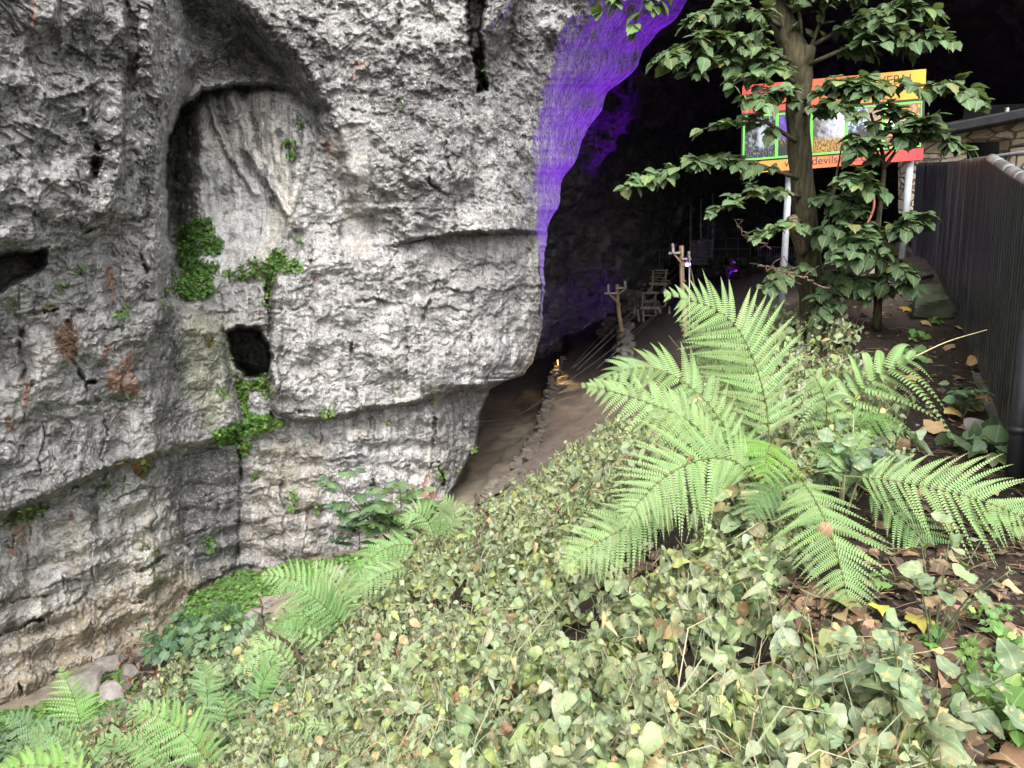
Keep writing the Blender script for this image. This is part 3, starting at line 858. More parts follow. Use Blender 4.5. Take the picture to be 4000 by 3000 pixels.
def leaf_hi(w=.34, curl=.3, fold=.25, twist=0.0, wave=.022, n=9, serr=.03, seed=0):
    """finer ovate leaf with a toothed, wavy margin for plants close by"""
    r2 = np.random.default_rng(seed)
    ts = np.linspace(0, 1, n)
    V, uv = [], []
    bend = lambda t: -curl * t * t + .06 * math.sin(t * 9 + seed)
    for t in ts:
        V.append((.03 * math.sin(t * 5 + seed), t, bend(t))); uv.append((.5, t))
    for sgn in (-1, 1):
        for k in range(1, n - 1):
            t = ts[k]
            pw = math.sin(math.pi * t ** .70) ** .8 * (1 + serr * (1 if k % 2 else -1))
            x = sgn * w * pw
            V.append((x + .03 * math.sin(t * 5 + seed), t - .05 * pw, bend(t) + fold * abs(x) + twist * sgn * t + wave * r2.normal()))
            uv.append((.5 + sgn * .5 * pw, t))
    m = n - 2
    T = []
    for b, fl in ((n, 0), (n + m, 1)):
        for k in range(n - 1):
            tri = []
            if k == 0: tri = [(0, 1, b)]
            elif k == n - 2: tri = [(k, k + 1, b + m - 1)]
            else: tri = [(k, k + 1, b + k), (k, b + k, b + k - 1)]
            T += [(x[0], x[2], x[1]) if fl else x for x in tri]
    return np.array(V), np.array([(x[0], x[2], x[1]) for x in T]), np.array(uv)

def lobed_tpl(n=15, depth=0.16, w=0.48, curl=0.2, fold=0.15, teeth=0.05, lobes=0.0):
    V, uv = [(0, .38, 0.02)], [(.5, .38)]
    for k in range(n * 2):
        a = 2 * math.pi * k / (n * 2) - math.pi / 2
        y = .5 + .5 * math.sin(a)
        x = w * math.cos(a) * (1.0 - 0.35 * max(0, math.sin(a)) ** 1.5)
        r = 1 + (teeth if k % 2 else -teeth)
        if lobes:
            r *= 1 - lobes * (0.5 + 0.5 * math.cos(5 * (a + math.pi / 2)))
        x *= r
        y = .38 + (y - .38) * r
        if y > .93 and abs(x) < .1: y += .08
        V.append((x, y, -curl * y * y + fold * abs(x)))
        uv.append((.5 + x, y))
    m = n * 2
    T = [(0, 1 + k, 1 + (k + 1) % m) for k in range(m)]
    return np.array(V), np.array(T), np.array(uv)

def basis(f, nml):
    f = nrm(f)
    z = nml - f * np.sum(nml * f, -1, keepdims=True)
    z = nrm(z)
    x = np.cross(f, z)
    return np.stack([x, f, z], -1)                 # columns

def scatter(tpls, pos, f, nml, scl, col, pick=None):
    """many copies of leaf templates as arrays"""
    N = len(pos)
    B = basis(f, nml)
    pick = rng.integers(0, len(tpls), N) if pick is None else pick
    Vs, Ts, Us, Cs, off = [], [], [], [], 0
    for k, (tv, tt, tu) in enumerate(tpls):
        m = pick == k
        if not m.any(): continue
        v = np.einsum('nij,kj->nki', B[m], tv) * scl[m][:, None, None] + pos[m][:, None, :]
        nn, kk = v.shape[:2]
        Vs.append(v.reshape(-1, 3))
        Ts.append((tt[None] + (np.arange(nn) * kk)[:, None, None]).reshape(-1, 3) + off)
        Us.append(np.tile(tu, (nn, 1)))
        Cs.append(np.repeat(col[m], kk, 0))
        off += nn * kk
    return np.concatenate(Vs), np.concatenate(Ts), np.concatenate(Us), np.concatenate(Cs)

def pal(n, items, jit=0.15):
    wts = np.array([i[0] for i in items], float)
    k = rng.choice(len(items), n, p=wts / wts.sum())
    c = np.array([i[1] for i in items])[k]
    return c * (1 + jit * rng.normal(size=(n, 1))).clip(.5, 1.6) * (1 + 0.05 * rng.normal(size=(n, 3)))

COVER = [(2140, 1850), (2300, 1720), (2600, 1640), (2900, 1300), (3050, 1230), (3270, 1250), (3330, 1400), (3440, 1600), (3480, 1760), (3330, 1900), (3100, 2080), (2980, 2240),
         (2930, 2330), (3060, 2480), (3330, 2650), (3560, 2830), (3760, 3020), (3900, 3600), (-200, 3600), (-200, 3080), (250, 2960), (560, 2760), (800, 2560), (1000, 2460), (1290, 2290), (1480, 2180), (1740, 2070), (2000, 1960)]

def build_cover():
    n = 62000
    y = rng.uniform(0.9, 9.5, n)
    x = rng.uniform(-5.5, 3.6, n)
    keep = rng.random(n) < np.clip(1.25 - y / 12, .4, 1)
    x, y = x[keep], y[keep]
    z = ground_a(x, y)
    p = np.stack([x, y, z], -1)
    u, v = project(p + [0, 0, .1])
    jit = 60 * fbm(p * 1.5, 3)
    ok = inside(u + jit, v + jit, COVER)
    dens = fbm(p * 1.1 + 9, 3)
    ok &= rng.random(len(x)) < np.clip(0.55 + 2.2 * dens, .03, 1)
    # bare hollow under the ferns
    hol = ((u - 2600) / 150) ** 2 + ((v - 2280) / 80) ** 2 < 1
    ok &= ~hol
    p = p[ok]
    n = len(p)
    hmod = np.clip(0.27 + 0.22 * fbm(p * 1.3 + 4, 3), .08, .5)
    H = hmod * rng.uniform(.4, 1.45, n)
    az = rng.uniform(0, 2 * np.pi, n)
    tilt = rng.uniform(0.1, 0.75, n)
    d = np.stack([np.cos(az) * np.sin(tilt), np.sin(az) * np.sin(tilt), np.cos(tilt)], -1)
    tph = [leaf_hi(.34, .35, .25, seed=1), leaf_hi(.30, .6, .55, seed=2), leaf_hi(.38, .2, .1, .10, seed=3), leaf_hi(.24, .9, 1.0, -.2, .05, seed=4), leaf_hi(.33, .5, -.35, .15, seed=5), leaf_hi(.2, 1.0, 1.3, .25, .05, seed=6), leaf_hi(.36, .15, .4, -.15, seed=7)]
    tp = [leaf_tpl(.34, .35, .25), leaf_tpl(.30, .6, .55), leaf_tpl(.38, .2, .1, .10), leaf_tpl(.24, .9, 1.0, -.2), leaf_tpl(.33, .5, -.35, .15), leaf_tpl(.2, 1.0, 1.3, .25), leaf_tpl(.36, .15, .4, -.15)]
    Vs, Ts, Us, Cs, off = [], [], [], [], 0
    nodes = [.42, .68, .86, 1.0]
    big = rng.uniform(.75, 1.2, n)
    palette = [(46, (.185, .235, .115)), (24, (.23, .27, .165)), (12, (.215, .26, .085)), (9, (.36, .28, .14)), (7, (.20, .12, .065)), (10, (.06, .095, .04))]
    base_col = pal(n, palette[:3], .12)
    for k, t in enumerate(nodes):
        for sgn in (0, 1):
            m = rng.random(n) < (.9 if k < 3 else .8)
            q = p[m] + d[m] * (H[m] * t)[:, None]
            q[:, 2] -= 0.12 * H[m] * t * t
            a = az[m] * .3 + (k % 2) * 1.57 + sgn * np.pi + rng.normal(0, .5, m.sum()) + p[m, 0] * 13.7
            el = rng.normal(-0.6, .5, m.sum())
            f = np.stack([np.cos(a) * np.cos(el), np.sin(a) * np.cos(el), np.sin(el)], -1)
            nm = np.stack([rng.normal(0, .65, m.sum()), rng.normal(-.4, .65, m.sum()), np.ones(m.sum())], -1)
            s = big[m] * np.array([.098, .09, .074, .05])[k] * rng.uniform(.45, 1.35, m.sum())
            c = np.where(rng.random((m.sum(), 1)) < .66, base_col[m] * (1 + .12 * rng.normal(size=(m.sum(), 1))), pal(m.sum(), palette))
            nr_ = q[:, 1] < 4.6
            for sel, tset in ((nr_, tph), (~nr_, tp)):
                v, tt, uu, cc = scatter(tset, q[sel], f[sel], nm[sel], s[sel], np.clip(c[sel], .01, .6))
                Vs.append(v); Ts.append(tt + off); Us.append(uu); Cs.append(cc)
                off += len(v)
    # stems: slim three-sided stalks
    m = rng.random(n) < .95
    b, dd, hh = p[m], d[m], H[m][:, None]
    r = 0.0027
    top = b + dd * hh * 1.12
    top[:, 2] -= .12 * H[m]
    mid = b + dd * hh * .55
    ring = []
    for c0, rr in ((b, r * 1.3), (mid, r), (top, r * .6)):
        for a in (0, 2.1, 4.2):
            ring.append(c0 + rr * np.array([math.cos(a), math.sin(a), 0]))
    Vst = np.stack(ring, 1)
    tt = []
    for l in (0, 3):
        for k in range(3):
            k2 = (k + 1) % 3
            tt += [(l + k, l + k2, l + 3 + k2), (l + k, l + 3 + k2, l + 3 + k)]
    tt = np.array(tt)
    Vs.append(Vst.reshape(-1, 3))
    Ts.append((tt[None] + (np.arange(len(b)) * 9)[:, None, None]).reshape(-1, 3) + off)
    Us.append(np.full((len(b) * 9, 2), .8))
    Cs.append(np.repeat(pal(len(b), [(3, (.22, .25, .17)), (1, (.26, .2, .12))]), 9, 0))
    # dry straws and bent dead stalks tangled through the leaves
    pts = p[rng.random(n) < .16]
    for q in pts:
        L_ = rng.uniform(.12, .38)
        a_ = rng.uniform(0, 6.28)
        d_ = np.array([math.cos(a_), math.sin(a_), rng.uniform(-.15, .5)]) * L_
        s_ = q + [0, 0, rng.uniform(.1, .32)]
        b_ = s_ + d_ * .5 + np.array([0, 0, .05]) + .03 * rng.normal(size=3)
        e_ = s_ + d_
        r_ = .0016 + .0004 * q[1] / 2
        w_ = np.array([-math.sin(a_), math.cos(a_), .4]) * r_
        Vs.append(np.array([s_ - w_, s_ + w_, b_ + w_, b_ - w_, e_ + w_ * .5, e_ - w_ * .5]))
        k_ = off + len(b) * 9
        Ts.append(np.array([(0, 1, 2), (0, 2, 3), (3, 2, 4), (3, 4, 5)]) + k_)
        Us.append(np.full((6, 2), .8))
        Cs.append(np.tile(pal(1, [(3, (.30, .27, .18)), (2, (.24, .28, .17)), (1, (.2, .11, .06))]), (6, 1)))
        off += 6
    o = raw_mesh('ground_cover', np.concatenate(Vs), None, np.concatenate(Ts), M_COVER, col=np.concatenate(Cs), uv=np.concatenate(Us))
    tag(o, 'sage green and yellowing wilted leafy ground cover across the sloping bank', 'ground cover', kind='stuff')
build_cover()

# ---- ferns -------------------------------------------------------------
def frond_mesh(name, parent, ctrl, W, nm, pairs=26, M=13, t0=.10, col=(.175, .275, .10), lop=1.0, droop=.25, fwd=.45, taper=.36):
    pts = [P(*c) for c in ctrl]
    Yc = sum(c[2] for c in ctrl) / len(ctrl)
    Wm = W * (1.06 if Yc < 4.7 else 1.2) * Yc / FPX
    C = catmull(pts, 60)
    seg = np.linalg.norm(np.diff(C, axis=0), axis=1)
    cum = np.concatenate([[0], np.cumsum(seg)])
    Lr = cum[-1]
    mb = MB()
    rc = (.13, .15, .05)
    mb.tube([C[i] for i in range(0, 60, 4)] + [C[-1]], list(np.linspace(.0055, .0012, 16)), 4, c=rc, cap=False)
    N0 = nrm(np.array(nm, float))
    Vs, Qs, Cs, off = [], [], [], 0
    fc = rng.uniform(.85, 1.12)
    pairs = max(9, int(pairs * .80))
    pwm = .70 * Lr * (1 - t0) / pairs
    for k in range(pairs):
        t = t0 + (1 - t0) * (1 - (1 - k / pairs) ** 1.12)
        s = t * Lr
        i = min(np.searchsorted(cum, s), 59)
        a = C[i]
        T = nrm(C[min(i + 1, 59)] - C[max(i - 1, 0)])
        tt = (t - t0) / (1 - t0)
        prof = (0.55 + 0.45 * min(1, tt / taper)) * (1 - max(0, (tt - taper) / (1 - taper)) ** 1.35) + 0.015
        for sgn in (-1, 1):
            n = nrm(N0 + 0.12 * rng.normal(size=3))
            side = nrm(np.cross(T, n)) * sgn
            L = Wm * prof * rng.uniform(.92, 1.06) * (lop if sgn > 0 else 1.0)
            if L < .006 or (rng.random() < .02 and tt > .3): continue
            L *= 1.0 if rng.random() > .05 else rng.uniform(.5, .8)
            fw = fwd + .25 * tt + .05 * rng.normal()
            d0 = nrm(side + T * fw)
            m = max(5, int(M * 1.4 * (0.4 + .6 * prof)))
            st = np.linspace(0, 1, m + 1)[:-1] + .5 / m
            # the pinna's own midrib bends down and forward
            dr = droop * rng.uniform(.6, 1.4)
            mid = a + d0 * (st * L)[:, None] + (np.array([0, 0, -1.0]) * dr + T * .10) * (L * st ** 2)[:, None] + 0.0
            dirs = nrm(d0 + (np.array([0, 0, -1.0]) * dr + T * .10) * (2 * st)[:, None])
            nn = nrm(np.cross(dirs, np.cross(n, dirs)))
            px = nrm(np.cross(dirs, nn))
            sp = L / m
            pw = min(Wm * .15, pwm) * (prof * .5 + .5) * np.clip(1.0 - st ** 1.6, .04, 1) * (1 - .25 * (st < .06))
            for s2 in (-1, 1):
                lat = px * s2
                b0 = mid - dirs * (sp * .47)
                b1 = mid + dirs * (sp * .40)
                tip = mid + lat * pw[:, None] + dirs * (sp * .45) - nn * (pw * .22)[:, None]
                t0_ = tip - dirs * (sp * .36) - lat * (pw * .10)[:, None]
                t1_ = tip + dirs * (sp * .10)
                v = np.stack([b0, t0_, t1_, b1], 1)
                if s2 > 0: v = v[:, ::-1]
                Vs.append(v.reshape(-1, 3))
                Qs.append(np.arange(len(v) * 4).reshape(-1, 4) + off)
                off += len(v) * 4
                cj = np.array(col) * fc * rng.uniform(.84, 1.14) * (1 + .05 * rng.normal(size=3))
                cv = np.repeat(np.broadcast_to(cj, (len(v), 3)), 4, 0)
                if rng.random() < .10:
                    wb = np.repeat(sst(st, rng.uniform(.3, .8), 1.0), 4)[:, None]
                    cv = cv * (1 - wb) + np.array([.27, .19, .08]) * wb
                Cs.append(cv)
            # midrib as a slim ribbon
            w2 = .0012 + .0008 * Yc / 4
            rb = np.stack([mid[:-1] - px[:-1] * w2 * .5, mid[:-1] + px[:-1] * w2 * .5, mid[1:] + px[1:] * w2 * .4, mid[1:] - px[1:] * w2 * .4], 1) + nn[:-1][:, None] * .0012
            Vs.append(rb.reshape(-1, 3)); Qs.append(np.arange(len(rb) * 4).reshape(-1, 4) + off); off += len(rb) * 4
            Cs.append(np.broadcast_to(np.array([.15, .21, .07]), (len(rb) * 4, 3)))
    mb.add(np.concatenate(Vs), q=np.concatenate(Qs), c=np.concatenate(Cs))
    return mb.build(name, M_FERN, parent, smooth=False)

UPC = (0, -.62, .8)          # blade turned up and towards the open side
FERNS = [
 ('tall light green fern with upright arching fronds, largest on the bank crest', 'ferns on the bank', [
   ([(3010, 1760, 4.25), (2985, 1540, 4.28), (2905, 1320, 4.3), (2790, 1205, 4.3), (2590, 1146, 4.28)], 270, (.1, -.85, .5), 34, 18, {'droop': .16}),
   ([(2960, 1700, 4.4), (2850, 1490, 4.5), (2760, 1340, 4.5), (2645, 1240, 4.5)], 150, (.1, -.8, .55), 26, 12, {}),
   ([(2900, 1760, 4.15), (2760, 1570, 4.2), (2600, 1450, 4.2), (2450, 1440, 4.15), (2320, 1500, 4.1)], 215, (-.2, -.6, .75), 28, 15, {}),
   ([(2860, 1790, 4.1), (2700, 1650, 4.05), (2540, 1575, 4.0), (2400, 1530, 4.0), (2265, 1500, 3.95)], 175, (-.1, -.75, .6), 26, 13, {}),
   ([(2960, 1790, 4.1), (2900, 1700, 4.2), (2800, 1660, 4.2), (2640, 1700, 4.1)], 150, (-.1, -.6, .8), 22, 11, {'col': (.085, .18, .045)})]),
 ('bright fern with drooping pinnae spilling right towards the dark fence', 'ferns on the bank', [
   ([(3200, 1800, 4.6), (3310, 1600, 4.6), (3430, 1470, 4.55), (3570, 1395, 4.45)], 265, (.1, -.6, .8), 17, 16, {'droop': .5, 'taper': .8}),
   ([(3190, 1800, 4.55), (3230, 1620, 4.5), (3200, 1500, 4.45), (3150, 1440, 4.4)], 190, (0, -.8, .6), 16, 12, {'droop': .7}),
   ([(3210, 1790, 4.5), (3320, 1680, 4.4), (3420, 1640, 4.3), (3560, 1690, 4.2)], 150, (0, -.5, .9), 18, 11, {'droop': .4, 'col': (.085, .18, .045)})]),
 ('broad fern arching low over the wilted leaves below the tall fern', 'ferns on the bank', [
   ([(2960, 1880, 3.75), (2870, 1800, 3.68), (2740, 1795, 3.55), (2600, 1860, 3.4), (2490, 1970, 3.3), (2440, 2060, 3.25)], 300, (0, -.85, .53), 38, 19, {'taper': .3, 'droop': .08}),
   ([(2640, 1950, 3.6), (2560, 1990, 3.5), (2440, 2060, 3.45), (2300, 2140, 3.4), (2185, 2225, 3.35)], 185, (-.1, -.85, .5), 30, 14, {'droop': .1}),
   ([(3020, 1720, 4.05), (3000, 1755, 3.85), (2990, 1815, 3.68), (2985, 1890, 3.55)], 205, (0, -.55, .85), 20, 14, {'col': (.13, .26, .045), 'taper': .15})]),
 ('low fern with a broad frond hanging down towards the fallen leaves', 'ferns on the bank', [
   ([(3110, 1850, 3.6), (3170, 1930, 3.4), (3235, 2060, 3.15), (3280, 2200, 3.0), (3310, 2330, 2.88), (3335, 2470, 2.8)], 250, (0, -.8, .6), 36, 17, {'taper': .3, 'droop': .08}),
   ([(3110, 1840, 3.7), (3020, 1900, 3.6), (2960, 1960, 3.5), (2930, 2040, 3.4)], 110, (0, -.7, .7), 18, 10, {'col': (.075, .16, .045)})]),
 ('wide fern reaching to the right edge over dark soil', 'ferns on the bank', [
   ([(3300, 1850, 3.6), (3450, 1870, 3.5), (3620, 1900, 3.4), (3790, 1940, 3.3), (3930, 1990, 3.2), (4080, 2060, 3.1)], 255, (.05, -.8, .6), 36, 17, {'taper': .45, 'droop': .14}),
   ([(3350, 1880, 3.6), (3500, 2000, 3.45), (3610, 2120, 3.35), (3670, 2270, 3.28), (3640, 2440, 3.2)], 165, (0, -.8, .6), 28, 13, {'col': (.12, .21, .075), 'droop': .1}),
   ([(3290, 1900, 3.65), (3310, 1810, 3.75), (3350, 1740, 3.85), (3400, 1680, 3.95)], 120, (0, -.85, .5), 18, 10, {}),
   ([(3280, 1860, 3.7), (3230, 1780, 3.8), (3215, 1720, 3.9)], 90, (0, -.9, .4), 14, 9, {'col': (.085, .18, .045)})]),
 ('small pair of fern fronds at the bank top beside the gravel path', 'ferns down the bank', [
   ([(1700, 2095, 8.1), (1668, 2030, 8.05), (1620, 2000, 8.0), (1560, 2030, 7.95)], 84, (-.2, -.8, .6), 20, 8, {}),
   ([(1705, 2095, 8.1), (1765, 2050, 8.1), (1772, 1985, 8.1), (1722, 1935, 8.1)], 82, (.1, -.85, .5), 20, 8, {}),
   ([(1700, 2095, 8.0), (1720, 2050, 8.0), (1715, 2000, 8.0)], 45, (0, -.9, .4), 14, 6, {'col': (.08, .17, .045)})]),
 ('fern with two long pale fronds lying down slope above the stony gully', 'ferns down the bank', [
   ([(1640, 2120, 7.4), (1540, 2130, 7.2), (1440, 2190, 7.0), (1365, 2290, 6.9)], 100, (-.2, -.8, .6), 22, 9, {'col': (.085, .19, .05)}),
   ([(1600, 2200, 7.0), (1500, 2240, 6.8), (1420, 2290, 6.7), (1370, 2350, 6.7)], 80, (-.2, -.7, .7), 20, 8, {})]),
 ('bushy bright fern clump beside the green carpet in the gully', 'ferns down the bank', [
   ([(1360, 2460, 6.1), (1270, 2350, 6.05), (1150, 2265, 6.0), (1015, 2245, 5.95)], 128, (-.2, -.8, .6), 24, 11, {}),
   ([(1350, 2430, 6.2), (1340, 2330, 6.2), (1290, 2250, 6.2), (1220, 2195, 6.2)], 105, (.1, -.9, .45), 22, 10, {}),
   ([(1350, 2440, 6.0), (1270, 2370, 5.9), (1190, 2310, 5.85), (1120, 2290, 5.8)], 105, (0, -.75, .65), 20, 9, {'col': (.085, .19, .05)}),
   ([(1310, 2480, 5.9), (1200, 2410, 5.8), (1110, 2420, 5.7), (1050, 2480, 5.7)], 85, (-.1, -.65, .8), 18, 8, {'col': (.085, .18, .05)}),
   ([(1280, 2510, 5.8), (1150, 2460, 5.7), (1040, 2470, 5.7), (960, 2520, 5.7)], 80, (-.1, -.65, .8), 18, 8, {})]),
 ('slender fern just below the bushy clump, fronds bent to the left', 'ferns down the bank', [
   ([(1160, 2620, 5.3), (1080, 2540, 5.3), (1000, 2560, 5.2), (900, 2640, 5.2)], 74, (-.1, -.7, .7), 20, 8, {}),
   ([(1010, 2740, 5.0), (1020, 2680, 5.0), (1050, 2620, 5.0), (1085, 2570, 5.0)], 88, (-.1, -.85, .5), 20, 9, {'col': (.085, .19, .05)})]),
 ('grey green fern standing in the leaves left of the slender fern', 'ferns down the bank', [
   ([(810, 2760, 5.5), (808, 2690, 5.5), (800, 2630, 5.5), (780, 2570, 5.5)], 80, (0, -.9, .4), 18, 8, {'col': (.10, .19, .07)}),
   ([(890, 2900, 4.9), (888, 2820, 4.9), (880, 2750, 4.9), (860, 2700, 4.9)], 130, (0, -.55, .85), 14, 9, {'droop': .35, 'col': (.075, .15, .045)})]),
 ('large pale fern frond spreading left at the bottom edge', 'ferns down the bank', [
   ([(860, 3060, 4.3), (770, 2920, 4.3), (660, 2820, 4.3), (500, 2755, 4.3)], 172, (-.1, -.85, .5), 26, 13, {'col': (.125, .235, .065)}),
   ([(700, 3040, 4.4), (600, 2960, 4.4), (520, 2900, 4.4), (430, 2890, 4.4)], 90, (-.1, -.75, .6), 20, 9, {'col': (.085, .18, .05)})]),
 ('tall single fern with a bare pale stalk in front of the cliff foot', 'ferns down the bank', [
   ([(345, 2960, 5.5), (310, 2810, 5.5), (285, 2720, 5.5), (255, 2650, 5.5), (235, 2600, 5.5)], 118, (.1, -.9, .4), 20, 9, {'t0': .35, 'taper': .15, 'col': (.125, .235, .065)}),
   ([(340, 2980, 5.4), (250, 2890, 5.4), (160, 2860, 5.4), (100, 2880, 5.4)], 90, (-.1, -.8, .6), 20, 8, {'col': (.09, .18, .06)}),
   ([(350, 2970, 5.4), (420, 2900, 5.4), (480, 2880, 5.4), (560, 2910, 5.4)], 80, (0, -.8, .6), 18, 8, {'col': (.08, .17, .05)})]),
 ('bright fern with upright pinnae at the bottom left corner', 'ferns down the bank', [
   ([(420, 3110, 4.5), (260, 3010, 4.5), (100, 2990, 4.5), (-60, 3030, 4.5)], 130, (0, -.75, .65), 22, 11, {'col': (.13, .26, .045)})]),
 ('small dusty green fern half hidden at the far left edge', 'ferns down the bank', [
   ([(190, 2930, 6.2), (120, 2850, 6.2), (60, 2800, 6.2), (0, 2810, 6.2)], 70, (-.1, -.8, .6), 18, 7, {'col': (.085, .16, .08)}),
   ([(200, 2940, 6.2), (110, 2920, 6.2), (20, 2930, 6.2)], 50, (-.1, -.6, .8), 14, 6, {'col': (.05, .10, .035)})]),
 ('tiny bright fern frond poking out of the wilted leaves', 'ferns down the bank', [
   ([(1330, 2860, 3.25), (1270, 2835, 3.25), (1200, 2830, 3.25), (1130, 2850, 3.2)], 48, (0, -.8, .6), 14, 6, {})]),
]
for label, grp, fr in FERNS:
    u, v, Y = fr[0][0][0]
    b = P(u, v, Y)
    b.z = min(b.z, ground(b.x, b.y) + .02)
    root = empty('fern', b, label, 'fern', grp)
    for ctrl, W, nm, pairs, M, kw in fr:
        c0 = [(ctrl[0][0], ctrl[0][1] + 10, ctrl[0][2])] + list(ctrl[1:])
        kw = dict(kw)
        if grp == 'ferns down the bank':
            kw['col'] = tuple(np.array(kw.get('col', (.155, .25, .095))) * 1.22 + np.array([.02, .025, .015]))
        frond_mesh('frond', root, c0, W, nm, pairs, M, **kw)
    sm = MB()
    for ctrl, W, nm, pairs, M, kw in fr:
        a = P(*ctrl[0]) + Vector((0, 0, -.005))
        sm.tube([b + Vector((0, 0, -.03)), (b + a) / 2 + Vector((0, 0, .01)), a], [.008, .006, .0055], 5, c=(.12, .1, .05))
    sm.build('stem', M_FERN, root, smooth=True)

# ---- tree and saplings -------------------------------------------------
LT = [lobed_tpl(9, w=.44, curl=.22, fold=.12), lobed_tpl(9, w=.48, curl=.4, fold=.2), lobed_tpl(8, w=.4, curl=.12, fold=.3)]
TPAL = [(60, (.068, .112, .05)), (25, (.05, .085, .038)), (10, (.095, .145, .055)), (3, (.15, .16, .06))]

def spray(parent, s, e, w, n, size=.125, sag=.1, palette=TPAL, bark=M_BARK, leafmat=M_TREE, name='branch', r0=.02, vs=.36):
    """a leafy branch: twig tree as the part, its leaves as a sub-part"""
    s, e = P(*s), P(*e)
    Yc = (s.y + e.y) / 2
    wm = w * Yc / FPX
    L = (e - s).length
    mid = (s + e) / 2 + Vector((0, -.1, sag * L))
    C = catmull([s, mid, e], 24)
    D = nrm(np.array(e - s))
    side = nrm(np.cross(D, (0, -.25, 1.0)))
    up = np.cross(side, D)
    mb = MB()
    mb.tube([C[i] for i in range(0, 24, 3)] + [C[-1]], list(np.linspace(r0, .004, 9)), 6)
    n = int(n * 1.4)
    nsub = max(5, n // 9)
    pos, f, nm, sc = [], [], [], []
    for k in range(nsub):
        t = .22 + .78 * (k + rng.random() * .6) / nsub
        b = C[min(int(t * 23), 23)]
        sg = 1 if k % 2 else -1
        ln_ = wm * (1.2 - .75 * t) * rng.uniform(.6, 1.25)
        dr = nrm(D * rng.uniform(.4, .9) + side * sg * rng.uniform(.3, 1.1) + up * rng.normal() * vs + np.array([0, 0, .05]))
        e2 = b + dr * ln_ + np.array([0, 0, -.12 * ln_])
        S = catmull([b, (b + e2) / 2 + np.array([0, 0, .08 * ln_]), e2], 7)
        mb.tube(list(S), list(np.linspace(.006, .0025, 7)), 4)
        m = max(3, n // nsub)
        for j in range(m):
            tt = (j + .5) / m
            q = S[min(int(tt * 6 + .5), 6)]
            s2 = 1 if j % 2 else -1
            lat = nrm(np.cross(dr, (0, 0, 1.0)))
            ff = dr * .6 + lat * s2 * .8 + np.array([0, 0, -.28]) + .25 * rng.normal(size=3)
            if j == m - 1: ff = dr + np.array([0, 0, -.4])
            pos.append(q + .012 * rng.normal(size=3)); f.append(ff)
            nm.append(np.array([0, -.3, 1.0]) + .27 * rng.normal(size=3))
            sc.append(size * rng.uniform(.5, 1.2))
    # leaves at the tip of the main twig
    for j in range(3):
        pos.append(C[-1]); f.append(D + .5 * rng.normal(size=3) + np.array([0, 0, -.3])); nm.append(np.array([0, -.4, 1.0]) + .3 * rng.normal(size=3)); sc.append(size * rng.uniform(.6, 1))
    br = mb.build(name, bark, parent, smooth=True)
    N = len(pos)
    V, T, U, Cc = scatter(LT, np.array(pos), np.array(f), np.array(nm), np.array(sc), np.clip(pal(N, palette, .2), .008, .4))
    raw_mesh('foliage', V, None, T, leafmat, br, col=Cc, uv=U)
    return br

tb = P(3195, 1262, 8.0)
tree = empty('tree', (tb.x, tb.y, ground(tb.x, tb.y)), 'leafy green tree with a slender brown trunk in front of the welcome sign', 'tree')
mb = MB()
tp_ = [(3200, 1290, 8.0), (3185, 1200, 8.0), (3166, 1080, 8.0), (3150, 900, 7.95), (3132, 700, 7.9), (3118, 500, 7.9), (3120, 340, 7.85), (3112, 235, 7.8), (3062, 100, 7.75), (2992, -60, 7.7), (2935, -220, 7.65)]
mb.tube(catmull([P(*a) for a in tp_], 44), list(np.interp(np.linspace(0, 10, 44), range(11), [.22, .165, .14, .125, .118, .118, .13, .15, .112, .095, .085]) * (1 + .04 * np.sin(np.arange(44) * 1.7))), 16)
mb.tube(catmull([P(3120, 290, 7.82), P(3140, 225, 7.74), P(3152, 175, 7.7)], 6), [.12, .1, .1, .1, .095, .085], 12)
mb.build('trunk', M_BARK, tree, smooth=True)
mb = MB()
mb.tube(catmull([P(3135, 985, 7.85), P(3112, 920, 7.7), P(3092, 850, 7.6)], 8), [.06, .062, .06, .06, .058, .06, .058, .055], 10)
mb.build('broken_stub', mat_bark('cut_bark', (.09, .06, .04), (.24, .18, .13), 16), tree, smooth=True)
for s, e, w_, n in [((3110, 250, 7.75), (2600, 215, 7.1), 140, 190), ((3060, 110, 7.7), (2700, 70, 7.2), 110, 110), ((3118, 310, 7.8), (2680, 285, 7.2), 80, 90), ((3120, 430, 7.8), (2930, 395, 7.0), 80, 80),
                    ((3125, 400, 7.8), (3430, 355, 7.0), 90, 190), ((3330, 390, 7.3), (3840, 390, 6.9), 85, 90), ((3160, 250, 7.7), (3680, 165, 7.2), 130, 170), ((3150, 190, 7.7), (3650, 40, 7.2), 100, 130),
                    ((3080, 40, 7.7), (3360, -30, 7.3), 70, 50), ((3130, 700, 7.85), (2440, 728, 7.0), 60, 110), ((3120, 560, 7.85), (2740, 505, 7.1), 55, 30), ((3130, 770, 7.85), (2790, 835, 7.1), 65, 52),
                    ((3140, 900, 7.9), (2960, 925, 7.1), 60, 40), ((3165, 1060, 8.0), (2985, 1120, 7.3), 60, 36), ((3155, 900, 7.9), (3390, 960, 7.2), 150, 200), ((3170, 1080, 8), (3420, 1130, 7.4), 140, 180),
                    ((3150, 780, 7.9), (3340, 830, 7.3), 110, 110), ((3125, 450, 7.85), (3330, 450, 7.0), 75, 60), ((3165, 1120, 8), (3230, 1230, 7.3), 80, 40), ((3110, 330, 7.8), (2860, 330, 7.0), 60, 40),
                    ((3150, 230, 7.7), (3235, -20, 7.6), 30, 14), ((3130, 180, 7.75), (3075, -30, 7.6), 30, 14)]:
    spray(tree, s, e, w_, n, r0=.024)

